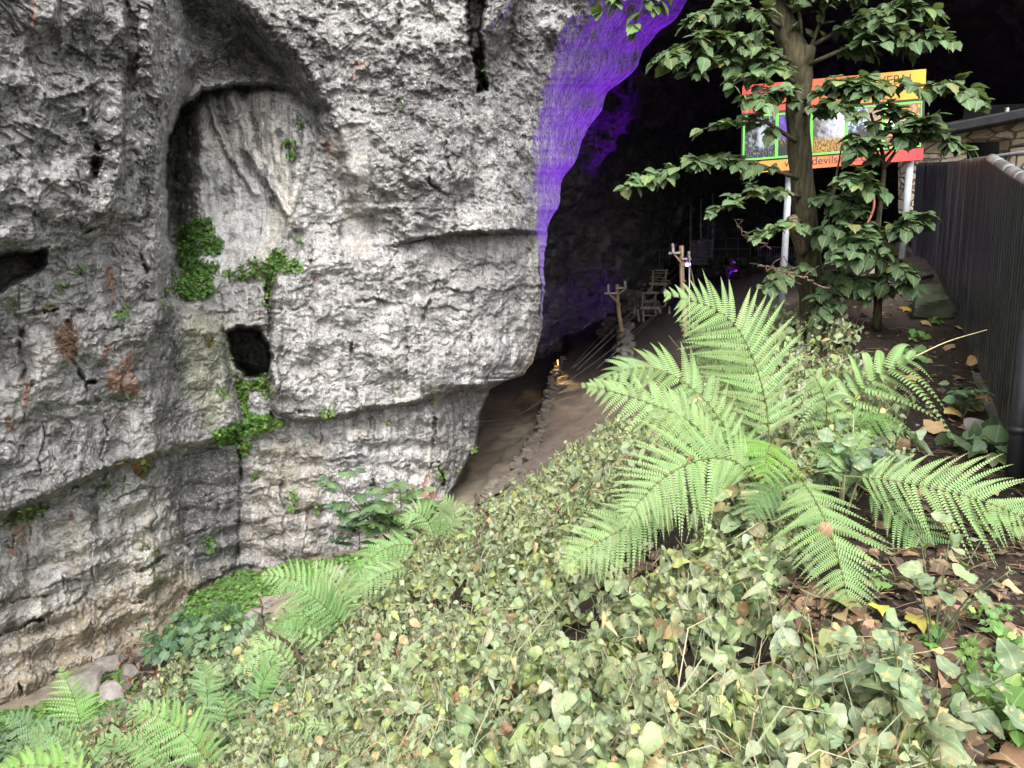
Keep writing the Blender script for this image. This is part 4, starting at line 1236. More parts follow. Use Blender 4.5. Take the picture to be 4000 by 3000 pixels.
# unseen upper crown, added above the picture to shade what is below it
for k in range(15):
    a_ = k * 2.4
    s_ = Vector((2.75 + .25 * math.cos(a_), 7.7, 4.3 + .22 * k))
    r_ = 3.4 * rng.uniform(.6, 1.0)
    e_ = s_ + Vector((math.cos(a_) * r_ + .6, math.sin(a_) * r_ * .8 - .1, .5 + .8 * rng.random()))
    us, vs = project(np.array(s_)); ue_, ve_ = project(np.array(e_))
    spray(tree, (float(us), float(vs), s_.y), (float(ue_), float(ve_), e_.y), 330, 150, size=.22, r0=.03)

sb = P(3425, 1240, 7.6)
sap = empty('sapling', (sb.x, sb.y, ground(sb.x, sb.y)), 'young forked sapling with dark leaves standing right of the trunk before the sign post', 'sapling')
mb = MB()
mb.tube(catmull([P(3425, 1290, 7.6), P(3432, 1100, 7.5), P(3428, 900, 7.45), P(3452, 640, 7.4), P(3400, 440, 7.35)], 24), list(np.linspace(.045, .012, 24)), 8)
mb.tube(catmull([P(3450, 660, 7.4), P(3500, 590, 7.35), P(3545, 540, 7.3)], 8), list(np.linspace(.022, .01, 8)), 7)
mb.tube(catmull([P(3240, 850, 7.5), P(3265, 700, 7.45), P(3290, 560, 7.4)], 8), list(np.linspace(.018, .007, 8)), 7)
mb.build('trunk', M_BARK, sap, smooth=True)
for s, e, w_, n in [((3430, 900, 7.4), (3590, 870, 7.0), 100, 64), ((3445, 640, 7.4), (3320, 560, 7.0), 80, 64), ((3450, 620, 7.4), (3600, 480, 6.9), 95, 96), ((3430, 1000, 7.4), (3550, 1120, 7.1), 95, 66),
                    ((3545, 545, 7.2), (3770, 585, 6.9), 38, 26), ((3435, 780, 7.4), (3290, 700, 7.0), 80, 60), ((3428, 950, 7.45), (3290, 1010, 7.0), 110, 80), ((3430, 560, 7.4), (3480, 430, 7.0), 80, 50)]:
    spray(sap, s, e, w_, n, r0=.014, palette=[(60, (.045, .08, .034)), (25, (.06, .10, .042)), (6, (.12, .15, .05))])

ob = P(2620, -140, 7.2)
ovh = empty('overhanging_branch', ob, 'thin leafy twigs hanging into view at the top beside the violet arch', 'branch')
for s, e, w_, n in [((2620, -140, 7.2), (2345, 45, 7.0), 50, 30), ((2560, -90, 7.2), (2470, 120, 7.0), 34, 12), ((2600, -120, 7.2), (2560, 20, 7.0), 40, 16)]:
    spray(ovh, s, e, w_, n, size=.13, sag=.05, palette=[(60, (.06, .11, .03)), (30, (.045, .08, .03))], r0=.008)
# ------------------------------------------------------------------ built things
def mat_plain(name, c, rough=0.6, var=0.25, scale=12.0, metal=0.0, bump=0.2, spec=0.35):
    m = NT(name)
    p = m.pos()
    n = m.noise(p, scale, 5, 0.6)
    n2 = m.noise(p, scale * 6, 3, 0.6)
    col = m.mix(m.mapr(n, 0.35, 0.65), tuple(x * (1 - var) for x in c), tuple(min(1, x * (1 + var)) for x in c))
    col = m.mix(m.mapr(n2, 0.58, 0.7, 0, 0.4), col, tuple(x * 0.5 for x in c))
    return m.out(m.bsdf(col, rough, m.bump(n2, bump, 0.01), spec, metal))

def mat_emit(name, c, s):
    m = NT(name)
    e = m.n('Emission', None, Color=c, Strength=s)
    return m.out(e)

M_WOOD = mat_bark('weathered_wood', (0.16, 0.10, 0.06), (0.36, 0.25, 0.16), 5)
M_WOODG = mat_bark('grey_wood', (0.17, 0.16, 0.14), (0.40, 0.38, 0.34), 5)
M_OLDW = mat_bark('old_dark_wood', (0.10, 0.08, 0.06), (0.26, 0.21, 0.16), 4)
M_POST = mat_plain('grey_paint', (0.36, 0.38, 0.41), 0.5, 0.12, 6)
M_STEEL = mat_plain('dull_steel', (0.17, 0.17, 0.18), 0.5, 0.2, 6)
M_BLACK = mat_plain('black_paint', (0.02, 0.02, 0.021), 0.45, 0.2)
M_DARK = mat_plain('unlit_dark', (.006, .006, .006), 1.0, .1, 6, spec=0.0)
M_ROPE = mat_plain('rope_fibre', (0.07, 0.068, 0.066), 0.9, 0.2)

def pxl(pts, Y):
    return [P(a, b, Y) for a, b in pts]
def zx(x, y):                                   # coordinates read off the enlarged view of the rope-works
    return 2300 + x / 3.318, 900 + y / 3.318
def zy(x, y):
    return 2600 + x / 3.318, 700 + y / 3.318

def rope_post(base, top, rad, arms, pegs, braces, Y, label):
    b = P(*base, Y)
    root = empty('rope_post', b, label, 'rope post', 'posts carrying the rope lines')
    px = Y / FPX
    t = P(*top, Y)
    k = catmull([b + Vector((0, 0, -.3)), b * .66 + t * .34 + Vector((.03, 0, 0)), b * .33 + t * .67 - Vector((.02, 0, 0)), t], 12)
    m = MB(); m.tube(list(k), list(np.linspace(rad * 1.15, rad * .85, 12)), 9)
    for f in (.35, .72):
        q = b * (1 - f) + t * f
        m.tube([q, q + Vector((0, 0, .05))], [rad * 1.25, rad * 1.2], 9)
    m.build('post', M_WOOD, root, smooth=True)
    for a, c in arms:
        MB().beam(P(*a, Y - rad), P(*c, Y - rad), .1, 8 * px).build('crossarm', M_WOODG, root)
    for a, c in pegs:
        m = MB().beam(P(*c, Y - rad - .07), P(*a, Y - rad - .07), 9.5 * px, .08)
        q = P(a[0] * .75 + c[0] * .25, a[1] * .75 + c[1] * .25, Y - rad - .12)
        m.tube([q + Vector((-.0, -.03, 0)), q + Vector((0, .05, 0))], .018, 6, c=(.1, .1, .1))
        m.build('upright_peg', M_WOODG, root)
    for a, c in braces:
        MB().beam(P(*a, Y - rad * .6), P(*c, Y - rad * .6), .08, 6.5 * px).build('brace', M_WOOD, root)
    return root

rope_post(zx(442, 1640), zx(362, 700), .085, [(zx(205, 818), zx(372, 812)), (zx(352, 752), zx(485, 742))], [(zx(247, 698), zx(257, 812)), (zx(465, 657), zx(475, 742))],
          [(zx(262, 824), zx(364, 918)), (zx(475, 752), zx(378, 832))], 28.2, 'leaning wooden rope post with two short arms, lower and further left')
rope_post(zx(1262, 1850), zx(1200, 197), .085, [(zx(1030, 298), zx(1204, 288)), (zx(1195, 372), zx(1322, 368))], [(zx(1083, 168), zx(1095, 290)), (zx(1293, 272), zx(1300, 368))],
          [(zx(1105, 306), zx(1197, 420)), (zx(1285, 380), zx(1216, 470))], 22.0, 'taller orange brown rope post rising behind the largest fern')
a, c = P(*zx(1303, 372), 21.8), P(*zx(1306, 1860), 21.8)
o = MB().tube([a, c], .022, 6).build('pole', M_WOODG, rel=c, smooth=True)
tag(o, 'thin grey pole hanging straight down beside the taller rope post', 'pole')
a, c = P(*zx(1316, 480), 24.5), P(*zx(1385, 780), 24.5)
o = MB().tube([a, c], .028, 6).build('pole', M_OLDW, rel=c, smooth=True)
tag(o, 'thin dark pole leaning to the right behind the taller rope post', 'pole')

def frame(parts, Y, label):
    xs = [q for _, pts, _ in parts for q in pts]
    low = max(xs, key=lambda q: q[1])
    b = P(*zx(*low), Y)
    root = empty('wooden_trestle', b, label, 'trestle', 'rope-making trestles on the terrace')
    px = Y / FPX / 3.318
    for nm, (p0, p1), wd in parts:
        dy = .25 if nm == 'rail' else 0
        MB().beam(P(*zx(*p0), Y), P(*zx(*p1), Y), max(.07, wd * px * .9), wd * px).build(nm, M_OLDW, root)
    # rear legs give the frame its depth
    for nm, (p0, p1), wd in parts:
        if nm == 'leg':
            MB().beam(P(*zx(*p0), Y) + Vector((0, .05, 0)), P(*zx(*p1), Y) + Vector((0, .75, 0)), wd * px * .8, wd * px * .8).build('leg', M_OLDW, root)
    return root
frame([('rail', ((672, 803), (888, 797)), 12), ('rail', ((682, 820), (900, 816)), 14), ('leg', ((702, 826), (690, 992)), 20), ('leg', ((868, 824), (854, 990)), 20), ('rail', ((688, 926), (897, 912)), 13),
       ('beam', ((662, 1008), (912, 1006)), 36), ('leg', ((703, 1028), (711, 1180)), 20), ('leg', ((864, 1028), (880, 1178)), 20), ('rail', ((700, 1100), (912, 1106)), 14), ('rail', ((690, 1178), (882, 1180)), 13),
       ('side_post', ((632, 1022), (650, 1182)), 24), ('side_post', ((918, 1024), (942, 1160)), 34), ('side_post', ((600, 990), (592, 1085)), 18), ('rail', ((936, 985), (1000, 978)), 10), ('side_post', ((1000, 912), (990, 975)), 12)],
      31.0, 'ladder-like wooden trestle on the terrace, the nearer one beside the sledge')
frame([('rail', ((800, 524), (1030, 517)), 12), ('rail', ((820, 514), (1020, 512)), 9), ('leg', ((836, 530), (824, 690)), 26), ('leg', ((1002, 530), (990, 690)), 24), ('rail', ((840, 552), (1036, 556)), 11), ('rail', ((785, 596), (990, 615)), 12),
       ('rail', ((850, 640), (1046, 655)), 12), ('beam', ((778, 692), (1022, 696)), 40), ('leg', ((818, 712), (806, 800)), 26), ('leg', ((988, 712), (972, 806)), 26), ('rail', ((705, 698), (745, 704)), 10), ('rail', ((800, 805), (1000, 812)), 12),
       ('side_post', ((775, 750), (770, 800)), 22), ('side_post', ((1028, 690), (1068, 686)), 12)], 36.0, 'similar wooden trestle higher and further back in the cave')
cy = 29.4
root = empty('wooden_sledge', P(*zx(1040, 1250), cy), 'small wooden sledge on two stubby wheels with one upright board', 'sledge')
px = cy / FPX / 3.318
MB().beam(P(*zx(1040, 1195), cy), P(*zx(1043, 988), cy), 28 * px, .07).build('upright_board', M_WOOD, root)
MB().beam(P(*zx(962, 1196), cy), P(*zx(1112, 1190), cy), .3, 20 * px).build('bed', M_OLDW, root)
MB().beam(P(*zx(1038, 1190), cy), P(*zx(1050, 1150), cy + 1.3), .14, .1).build('tow_bar', M_OLDW, root)
for cxw in (957, 1121):
    q = P(*zx(cxw, 1208), cy)
    m = MB()
    R0 = 42 * px
    n = 18
    for s0, rr in ((-.055, R0), ):
        ring = lambda x, r: [tuple(q + Vector((x, r * math.cos(2 * math.pi * i / n), r * math.sin(2 * math.pi * i / n)))) for i in range(n)]
        V = ring(-.07, R0 * .9) + ring(-.06, R0) + ring(.06, R0) + ring(.07, R0 * .9) + ring(-.05, R0 * .35) + ring(.05, R0 * .35)
        qd = []
        for A, B in ((0, 1), (1, 2), (2, 3), (4, 0), (3, 5), (5, 4)):
            qd += [(A * n + i, A * n + (i + 1) % n, B * n + (i + 1) % n, B * n + i) for i in range(n)]
        m.add(V, q=qd)
    w_ = m.build('wheel', M_OLDW, root, smooth=False)
    MB().tube([q + Vector((-.09, 0, 0)), q + Vector((.09, 0, 0))], R0 * .34, 8).build('hub', M_STEEL, w_, smooth=True)

# rope lines
for k, (a, c, lab) in enumerate([((zx(-90, 1170)[0], 1290, 24), (2560, 945, 33), 'slack rope line climbing from the rock edge into the dark vault'), ((2112, 1297, 24), (2575, 935, 33.2), 'rope line just below the slack one along the cave wall'),
                     ((2235, 1442, 21), (2905, 748, 45), 'upper of the two long rope lines passing right of the tall post'), ((2252, 1448, 20.5), (2912, 776, 44.8), 'lower of the two long rope lines passing right of the tall post'),
                     ((2190, 1482, 24), (2760, 800, 44), 'rope line crossing behind the shorter rope post'), ((2060, 1600, 17), (2720, 1075, 34), 'rope line over the gravel path towards the rear frame'),
                     ((1870, 1648, 13.6), (2212, 1492, 19.5), 'thin wire crossing the dark gully below the rock lip'), ((2330, 1440, 19), (2760, 1010, 40), 'rope line rising steeply behind the wooden sledge')]):
    A, B = P(*a), P(*c)
    pts = [A.lerp(B, t) + Vector((0, 0, -.25 * 4 * t * (1 - t))) for t in np.linspace(0, 1, 9)]
    o = MB().tube(pts, .0065 + .002 * (k < 6), 4, cap=False).build('rope', M_ROPE, rel=A, smooth=True)
    tag(o, lab, 'rope', 'rope lines strung through the cave')
q0 = P(2108, 1288, 23.8)
pts = [q0, q0 + Vector((0.03, 0, -.12)), q0 + Vector((0.05, 0, -.25))]
o = MB().tube(pts, [.012, .012, .02], 5).build('rope', M_ROPE, rel=q0, smooth=True)
tag(o, 'short rope end dangling at the rock edge above the orange lamp', 'rope')

# back of the cave: poles, railings, wall, notice
for (a, c, lab) in [(zy(328, 310), zy(322, 985), 'leftmost of three steel poles standing by the rear wall'), (zy(462, 255), zy(452, 990), 'middle steel pole of three standing by the rear wall'), (zy(612, 180), zy(605, 1035), 'rightmost steel pole of three, carrying the white notice')]:
    A, B = P(*a, 44), P(*c, 44)
    root = empty('steel_pole', B, lab, 'pole', 'steel poles at the back of the cave')
    MB().tube([B, A], .055, 8).build('shaft', M_STEEL, root, smooth=True)
    q = B.lerp(A, .5)
    MB().tube([q, q + Vector((0, 0, .18))], .1, 8).build('clamp', M_STEEL, root, smooth=True)
q = P(*zy(607, 673), 43.85)
m = MB().beam(q + Vector((-.1, 0, -.13)), q + Vector((-.1, 0, .13)), .01, .01)
root = empty('notice', q, 'small white paper notice fixed to the rightmost steel pole', 'notice')
MB().beam(q + Vector((0, 0, -.14)), q + Vector((0, 0, .14)), .22, .012).build('sheet', mat_plain('paper', (.6, .6, .62), .7, .1), root)
m = MB()
for i in range(5):
    m.beam(q + Vector((-.08, -.01, .09 - i * .045)), q + Vector((.06 - .03 * (i % 2), -.01, .09 - i * .045)), .004, .012)
m.build('print', M_BLACK, root)
A, B = P(2700, 1016, 45), P(2782, 1016, 45)
hz = P(2700, 935, 45).z - A.z
root = empty('block_wall', (A + B) / 2, 'low grey block wall panel behind the steel poles', 'wall')
m = MB()
nbx, nbz = 5, 7
for i in range(nbx):
    for j in range(nbz):
        x0 = A.x + (B.x - A.x) * (i + (.5 if j % 2 else 0) * 0) / nbx
        x1 = A.x + (B.x - A.x) * (i + 1) / nbx - .015
        z0 = A.z - .3 + (hz + .3) * j / nbz
        z1 = A.z - .3 + (hz + .3) * (j + 1) / nbz - .015
        m.beam((x0, 45 + .01 * rng.normal(), (z0 + z1) / 2), (x1, 45 + .01 * rng.normal(), (z0 + z1) / 2), .25, z1 - z0)
m.build('blocks', mat_plain('grey_block', (.12, .12, .125), .85, .2, 3), root)
def railing(p0, p1, h, n, Y0, Y1, label, bars=5, mat=M_STEEL, rr=.03, group=None):
    A, B = P(*p0, Y0), P(*p1, Y1)
    root = empty('railing', (A + B) / 2, label, 'railing', group)
    for i in range(n):
        q = A.lerp(B, i / (n - 1))
        MB().tube([q + Vector((0, 0, -.1)), q + Vector((0, 0, h))], rr, 6).build('post', mat, root, smooth=True)
    for f in (1.0, .5):
        MB().tube([A + Vector((0, 0, h * f)), B + Vector((0, 0, h * f))], rr * .85, 6).build('rail', mat, root, smooth=True)
    m = MB()
    nb_ = bars * (n - 1)
    for i in range(nb_ + 1):
        q = A.lerp(B, i / nb_)
        m.tube([q + Vector((0, 0, .08)), q + Vector((0, 0, h))], rr * .4, 4)
    m.build('bars', mat, root, smooth=True)
    return root
railing((2785, 1014), (2930, 1012), P(2785, 932, 46).z - P(2785, 1014, 46).z, 4, 46, 46, 'barred steel railing right of the steel poles', 6, group='railings at the back of the cave')
railing((2765, 930), (2818, 930), P(2765, 872, 47).z - P(2765, 930, 47).z, 3, 47, 47, 'small upper railing cage between the steel poles', 3, group='railings at the back of the cave')
railing((2576, 1034), (2655, 1030), P(2576, 978, 48).z - P(2576, 1034, 48).z, 3, 48, 48, 'faint railing far back behind the taller rope post', 3, group='railings at the back of the cave')
railing((2960, 1030), (3150, 1050), P(2960, 960, 42).z - P(2960, 1030, 42).z, 5, 42, 38, 'dark mesh railing behind the left sign post', 5, group='railings at the back of the cave')

def mat_stonework(name, a, b, mortar, sc, zs=2.2):
    m = NT(name)
    p = m.scaled(m.pos(), (1, 1, zs))
    nd = m.noise(p, 2.0, 3, .6)
    wp = m.n('VectorMath', {'operation': 'ADD'}, _0=p)
    m.set(wp, 1, m.n('Combine' + 'XYZ', None, _0=m.math('MULTIPLY', nd, .35), _1=m.math('MULTIPLY', nd, .2), _2=m.math('MULTIPLY', nd, .3)).outputs[0])
    v = m.n('TexVoronoi', {'feature': 'DISTANCE_TO_EDGE'}, Vector=wp.outputs[0], Scale=sc)
    v2 = m.n('TexVoronoi', {'feature': 'F1'}, Vector=wp.outputs[0], Scale=sc)
    r = m.sep(v2.outputs['Color'])
    n = m.noise(m.pos(), 9, 5, .65)
    c = m.mix(r[0], a, b)
    c = m.mix(m.mapr(n, .4, .7, 0, .5), c, tuple(x * .6 for x in a))
    e = m.mapr(v.outputs['Distance'], 0.02, .09)
    c = m.mix(e, mortar, c)
    h = m.math('ADD', m.math('MULTIPLY', e, 1.0), m.math('MULTIPLY', n, .5))
    return m.out(m.bsdf(c, .85, m.bump(h, .8, .05), .2))
M_RUBBLE = mat_stonework('dark_rubble', (.04, .036, .03), (.12, .105, .09), (.008, .008, .008), 3.2, 1.6)
M_HUT = mat_stonework('honey_rubble_stone', (.36, .29, .18), (.58, .50, .36), (.14, .125, .1), 2.3, 2.3)

def rough_stones(pts_fn, n, sizes, seed=1):
    """separate irregular stones as one mesh"""
    r2 = np.random.default_rng(seed)
    m = MB()
    for i in range(n):
        c, yaw = pts_fn(i, r2)
        sx, sy, sz = [s * r2.uniform(.6, 1.3) for s in sizes]
        m2 = bm_stone(r2, sx, sy, sz)
        Rm = np.array(Matrix.Rotation(yaw, 3, 'Z'))
        m.add(m2[0] @ Rm.T + np.array(c), q=m2[1])
    return m

def bm_stone(r2, sx, sy, sz, n=6):
    """an irregular faceted block from a warped cube grid"""
    g = np.linspace(-1, 1, n)
    V, Q, off = [], [], 0
    A, B = np.meshgrid(g, g, indexing='ij')
    idx = np.arange(n * n).reshape(n, n)
    qq = np.stack([idx[:-1, :-1], idx[1:, :-1], idx[1:, 1:], idx[:-1, 1:]], -1).reshape(-1, 4)
    for ax in range(3):
        for sg in (-1, 1):
            p = np.zeros((n * n, 3))
            p[:, ax] = sg
            p[:, (ax + 1) % 3] = A.ravel()
            p[:, (ax + 2) % 3] = B.ravel()
            V.append(p)
            Q.append((qq if sg > 0 else qq[:, ::-1]) + off)
            off += n * n
    V, Q = np.concatenate(V), np.concatenate(Q)
    k = r2.uniform(-50, 50, 3)
    rr = np.linalg.norm(V, axis=1, keepdims=True)
    V = V * (0.62 + 0.38 / rr * 1.2)
    for _ in range(5):                              # cleave by random planes
        nv = nrm(r2.normal(size=3))
        d = r2.uniform(.55, .85)
        s = V @ nv - d
        V = V - np.where(s > 0, s, 0)[:, None] * nv
    V = V + .10 * np.stack([fbm(V * .8 + k, 3), fbm(V * .8 + k + 9, 3), fbm(V * .8 + k + 18, 3)], -1)
    return V * np.array([sx, sy, sz]) * .5, Q

M_STONE = mat_plain('pale_stone', (.16, .145, .132), .85, .35, 7, bump=.6)
M_STONED = mat_plain('path_stone', (.10, .085, .068), .9, .4, 7, bump=.6)
# dry stone edging along the gravel path
def edge_pt(i, r2):
    t = i / 169
    y = 10.9 * (31 / 10.9) ** t + r2.uniform(-.1, .1)
    x = float(edge_x(y)) + r2.uniform(-.02, .12)
    z = ground(x + .25, y) - .02 - .18 * (i % 3)
    return (x - .06 * (i % 3), y, z), r2.uniform(-.5, .5)
m = rough_stones(edge_pt, 170, (.28,.36,.14), 5)
o = m.build('stone_edging', M_STONED, rel=P(2050, 1750, 14.5))
tag(o, 'rough dry stone edging along the left side of the gravel path', 'stone edging')
# terrace retaining wall and the rubble wall behind it
def ter_pt(i, r2):
    y = 18.6 + (i % 40) * .36
    x = .155 * y + .05 + r2.uniform(-.12, .12)
    z = ground(x + .6, y) - .08 - .24 * (i // 40)
    return (x - .03 * (i // 40), y, z), r2.uniform(-.4, .4)
o = rough_stones(ter_pt, 200, (.42, .45, .26), 6).build('stone_wall', mat_plain('dark_wall_stone', (.10, .095, .078), .9, .35, 6, bump=.6), rel=P(2420, 1400, 24))
tag(o, 'mossy dry stone retaining wall holding up the terrace in the cave', 'wall')
def rub_pt(i, r2):
    a = P(r2.uniform(2350, 2560), 1290, 34)
    h = 1.3 * math.exp(-((a.x - P(2440, 1200, 34).x) / .9) ** 2) + .3
    return (a.x, 34 + r2.uniform(-.5, .5), ground(a.x, 34) + r2.uniform(0, 1) * h), r2.uniform(-1, 1)
o = rough_stones(rub_pt, 190, (.45, .45, .3), 8).build('rubble_bank', mat_plain('dark_rubble_stone', (.055, .05, .045), .9, .35, 6, bump=.6), rel=P(2450, 1250, 34))
tag(o, 'dark rubble bank left of the wooden frames at the terrace end', 'rubble bank')
def low_pt(i, r2):
    u = r2.uniform(2700, 3130)
    Y = 47 - (u - 2700) * .03
    a = P(u, 1060, Y)
    return (a.x, Y + r2.uniform(-.3, .3), P(u, 1045, Y).z + r2.uniform(-.5, .45)), r2.uniform(-1, 1)
o = rough_stones(low_pt, 170, (.55, .5, .4), 9).build('stone_wall', mat_plain('rear_wall_stone', (.05, .047, .045), .9, .35, 6, bump=.6), rel=P(2900, 1050, 45))
tag(o, 'low dark rubble wall at the back of the cave by the violet lamp', 'wall')

# ---- lamps of the show cave -----------------------------------------------
VIOLET = (0.27, 0.006, 1.0)
M_VIO = mat_emit('violet_lamp', (0.42, 0.10, 1.0), 26)
M_ORG = mat_emit('amber_lamp', (1.0, 0.48, 0.10), 4)
def floodlight(loc, aim, size, mat, label, spots):
    loc, aim = Vector(loc), Vector(aim)
    root = empty('floodlight', loc, label, 'floodlight')
    d = (aim - loc).normalized()
    MB().beam(loc - d * size * .5, loc, size * 1.3, size, ch=.1).build('housing', M_BLACK, root)
    MB().beam(loc + d * .004, loc + d * .02, size * 1.1, size * .8, ch=.1).build('glass', mat, root)
    x = d.cross(Vector((0, 0, 1))).normalized()
    m = MB()
    foot = loc + Vector((0, 0, -size * 1.0)) - d * size * .25
    m.tube([loc + x * size * .72 - d * size * .25, foot + x * size * .72, foot - x * size * .72, loc - x * size * .72 - d * size * .25], size * .05, 5)
    m.tube([foot, foot + Vector((0, 0, -size * .5))], size * .1, 6)
    m.build('bracket', M_STEEL, root, smooth=True)
    for tgt, energy, ang, blend, col, rad in spots:
        L = bpy.data.lights.new('lamp_light', 'SPOT')
        L.energy, L.spot_size, L.spot_blend, L.color, L.shadow_soft_size = energy, R_(ang), blend, col, rad
        lo = bpy.data.objects.new('lamp_light', L)
        COL.objects.link(lo)
        lp = loc + d * .12
        lo.location = lp
        lo.rotation_euler = (lp - Vector(tgt)).to_track_quat('Z', 'Y').to_euler()
lv = P(2897, 1048, 42.0)
floodlight(lv, lv + Vector((-.55, -1, .25)), .34, M_VIO, 'brightest violet floodlight beside the low rubble wall', [(P(2810, 1085, 42), 260, 60, .8, VIOLET, .1), (P(2085, 560, 15.5), 17000, 18, 1.0, VIOLET, .8)])
lv = P(2688, 1034, 38.0)
floodlight(lv, lv + Vector((-.5, -1, .45)), .2, M_VIO, 'violet floodlight half hidden behind the taller rope post', [(P(2130, 760, 16), 5000, 14, 1.0, VIOLET, .15), (P(2350, 480, 36), 700, 34, .9, VIOLET, .15)])
lv = P(3092, 1068, 31.0)
floodlight(lv, lv + Vector((-.6, -1, .6)), .16, M_VIO, 'small violet floodlight low behind the left sign post', [(P(2420, 160, 18), 17000, 44, 1.0, VIOLET, .8), (P(3010, 1128, 31), 260, 90, .8, VIOLET, .1), (P(2900, 820, 58), 9000, 44, .9, VIOLET, .15)])
la = P(2181, 1404, 27.6)
la.z = ground(la.x, la.y) + .22
floodlight(la, la + Vector((-.95, .12, -.12)), .24, M_ORG, 'small amber floodlight on the ground at the end of the path edging', [(la + Vector((-2.2, -2.5, -.6)), 25, 120, .8, (1, .55, .16), .1), (P(2085, 1400, 14.3), 900, 11, .8, (1, .62, .25), .1), (P(2265, 1570, 19.5), 500, 13, .9, (1, .6, .22), .1)])

# ---- the welcome sign ------------------------------------------------------
TL, TR, BL, BR = P(2900, 335, 10.4), P(3617, 270, 9.9), P(2893, 680, 10.4), P(3605, 624, 9.9)
SN = (BR - BL).cross(TL - BL).normalized()
if SN.y > 0: SN = -SN
def S(a, b, o=0.0):
    return BL.lerp(BR, a).lerp(TL.lerp(TR, a), b) + SN * o
def slab_ab(a0, b0, a1, b1, o0, o1, n=1):
    V, q = [], []
    for i in range(n + 1):
        a = a0 + (a1 - a0) * i / n
        V += [tuple(S(a, b0, o1)), tuple(S(a, b1, o1)), tuple(S(a, b0, o0)), tuple(S(a, b1, o0))]
    for i in range(n):
        k = i * 4
        q += [(k, k + 4, k + 5, k + 1), (k + 2, k + 3, k + 7, k + 6), (k, k + 2, k + 6, k + 4), (k + 1, k + 5, k + 7, k + 3)]
    q += [(0, 1, 3, 2), (n * 4, n * 4 + 2, n * 4 + 3, n * 4 + 1)]
    uv = [((i) / n, v) for i in range(n + 1) for v in (0, 1, 0, 1)]
    return V, q, uv
def mat_uv(name, fn, rough=.45):
    m = NT(name)
    uvn = m.n('UVMap').outputs[0]
    s = m.n('SeparateXYZ', None, Vector=uvn).outputs
    return m.out(m.bsdf(fn(m, s[0], s[1], uvn), rough, None, .35))
def ramp(m, f, stops):
    nd = m.n('ValToRGB', None, Fac=f)
    el = nd.color_ramp.elements
    while len(el) < len(stops): el.new(.5)
    for e, (p_, c_) in zip(el, stops):
        e.position = p_; e.color = (*c_, 1)
    return nd.outputs[0]
M_HEAD = mat_uv('sign_header_print', lambda m, x, y, uv: ramp(m, x, [(0, (.62, .035, .03)), (.35, (.70, .09, .03)), (.62, (.78, .20, .03)), (1, (.85, .42, .03))]))
M_FOOT = mat_uv('sign_footer_print', lambda m, x, y, uv: ramp(m, x, [(0, (.85, .36, .04)), (.35, (.80, .22, .06)), (.7, (.72, .08, .04)), (1, (.65, .02, .03))]))
M_LIME = mat_plain('lime_frame', (.17, .62, .08), .5, .05, 6)
sroot = empty('welcome_sign', (BL + BR) / 2 + Vector((0, 0, -1.6)), 'large orange and red welcome board with five framed pictures on two grey posts', 'sign')
V, q, uv = slab_ab(0, 0, 1, 1, -.03, .0)
board = raw_mesh('board', V, q, None, M_BLACK, sroot, smooth=False)
V, q, uv = slab_ab(0, .685, 1, 1, .002, .008, 12)
head = raw_mesh('header', V, q, None, M_HEAD, sroot, uv=uv, smooth=False)
V, q, uv = slab_ab(0, 0, 1, .128, .002, .008, 12)
foot_ = raw_mesh('footer', V, q, None, M_FOOT, sroot, uv=uv, smooth=False)
def pic(kind):
    def fn(m, x, y, uv):
        n = m.noise(uv, 7.0, 6, .7, .6)
        n2 = m.noise(m.scaled(uv, (2, 1, 1)), 14.0, 5, .7)
        if kind == 0:
            dx = m.math('SUBTRACT', x, .58)
            g = m.math('ADD', m.math('MULTIPLY', dx, dx), m.math('MULTIPLY', m.math('POWER', m.math('SUBTRACT', y, .52), 2.0), .18))
            c = m.mix(m.mapr(n, .45, .72), (.006, .007, .01), (.35, .38, .42))
            c = m.mix(m.mapr(g, .035, .004, 0, .95), c, (.42, .45, .52))
            return m.mix(m.mapr(y, .28, .18), c, m.mix(m.mapr(n2, .5, .7), (.01, .012, .016), (.3, .32, .36)))
        if kind == 1:
            c = m.mix(m.mapr(n, .35, .7), (.03, .01, .12), (.22, .09, .62))
            c = m.mix(m.mapr(y, .5, .38), c, m.mix(m.mapr(n2, .52, .66), (.012, .012, .016), (.5, .3, .16)))
            return m.mix(m.mapr(y, .3, .2), c, (.015, .016, .022))
        if kind == 2:
            c = m.mix(m.mapr(m.math('ADD', m.math('MULTIPLY', n, .7), m.math('MULTIPLY', x, .35)), .38, .68), (.07, .06, .05), (.6, .64, .72))
            return m.mix(m.mapr(y, .42, .28), c, m.mix(m.mapr(n2, .42, .7), (.04, .025, .012), (.75, .42, .07)))
        if kind == 3:
            c = m.mix(m.mapr(n, .45, .58), (.03, .035, .045), (.5, .62, .85))
            c = m.mix(m.mapr(x, .45, .7), c, m.mix(n2, (.1, .06, .04), (.55, .38, .25)))
            return m.mix(m.mapr(y, .55, .42), c, m.mix(m.mapr(n, .5, .8), (.015, .016, .02), (.12, .12, .13)))
        c = m.mix(m.mapr(n, .4, .65), (.2, .09, .04), (.62, .34, .17))
        dy = m.math('ABSOLUTE', m.math('SUBTRACT', m.math('ADD', y, m.math('MULTIPLY', n, .3)), .68))
        c = m.mix(m.mapr(dy, .12, .05), c, (.85, .76, .68))
        return m.mix(m.math('MULTIPLY', m.mapr(y, .3, .15), m.mapr(n2, .45, .55)), c, (.02, .018, .016))
    return fn
xs = [.008, .2, .392, .585, .782, .985]
PICL = ['black and white picture of a misty cave chamber', 'violet lit picture', 'pale rock picture with golden path', 'blue sky and stone picture', 'warm brown picture with a white shape']
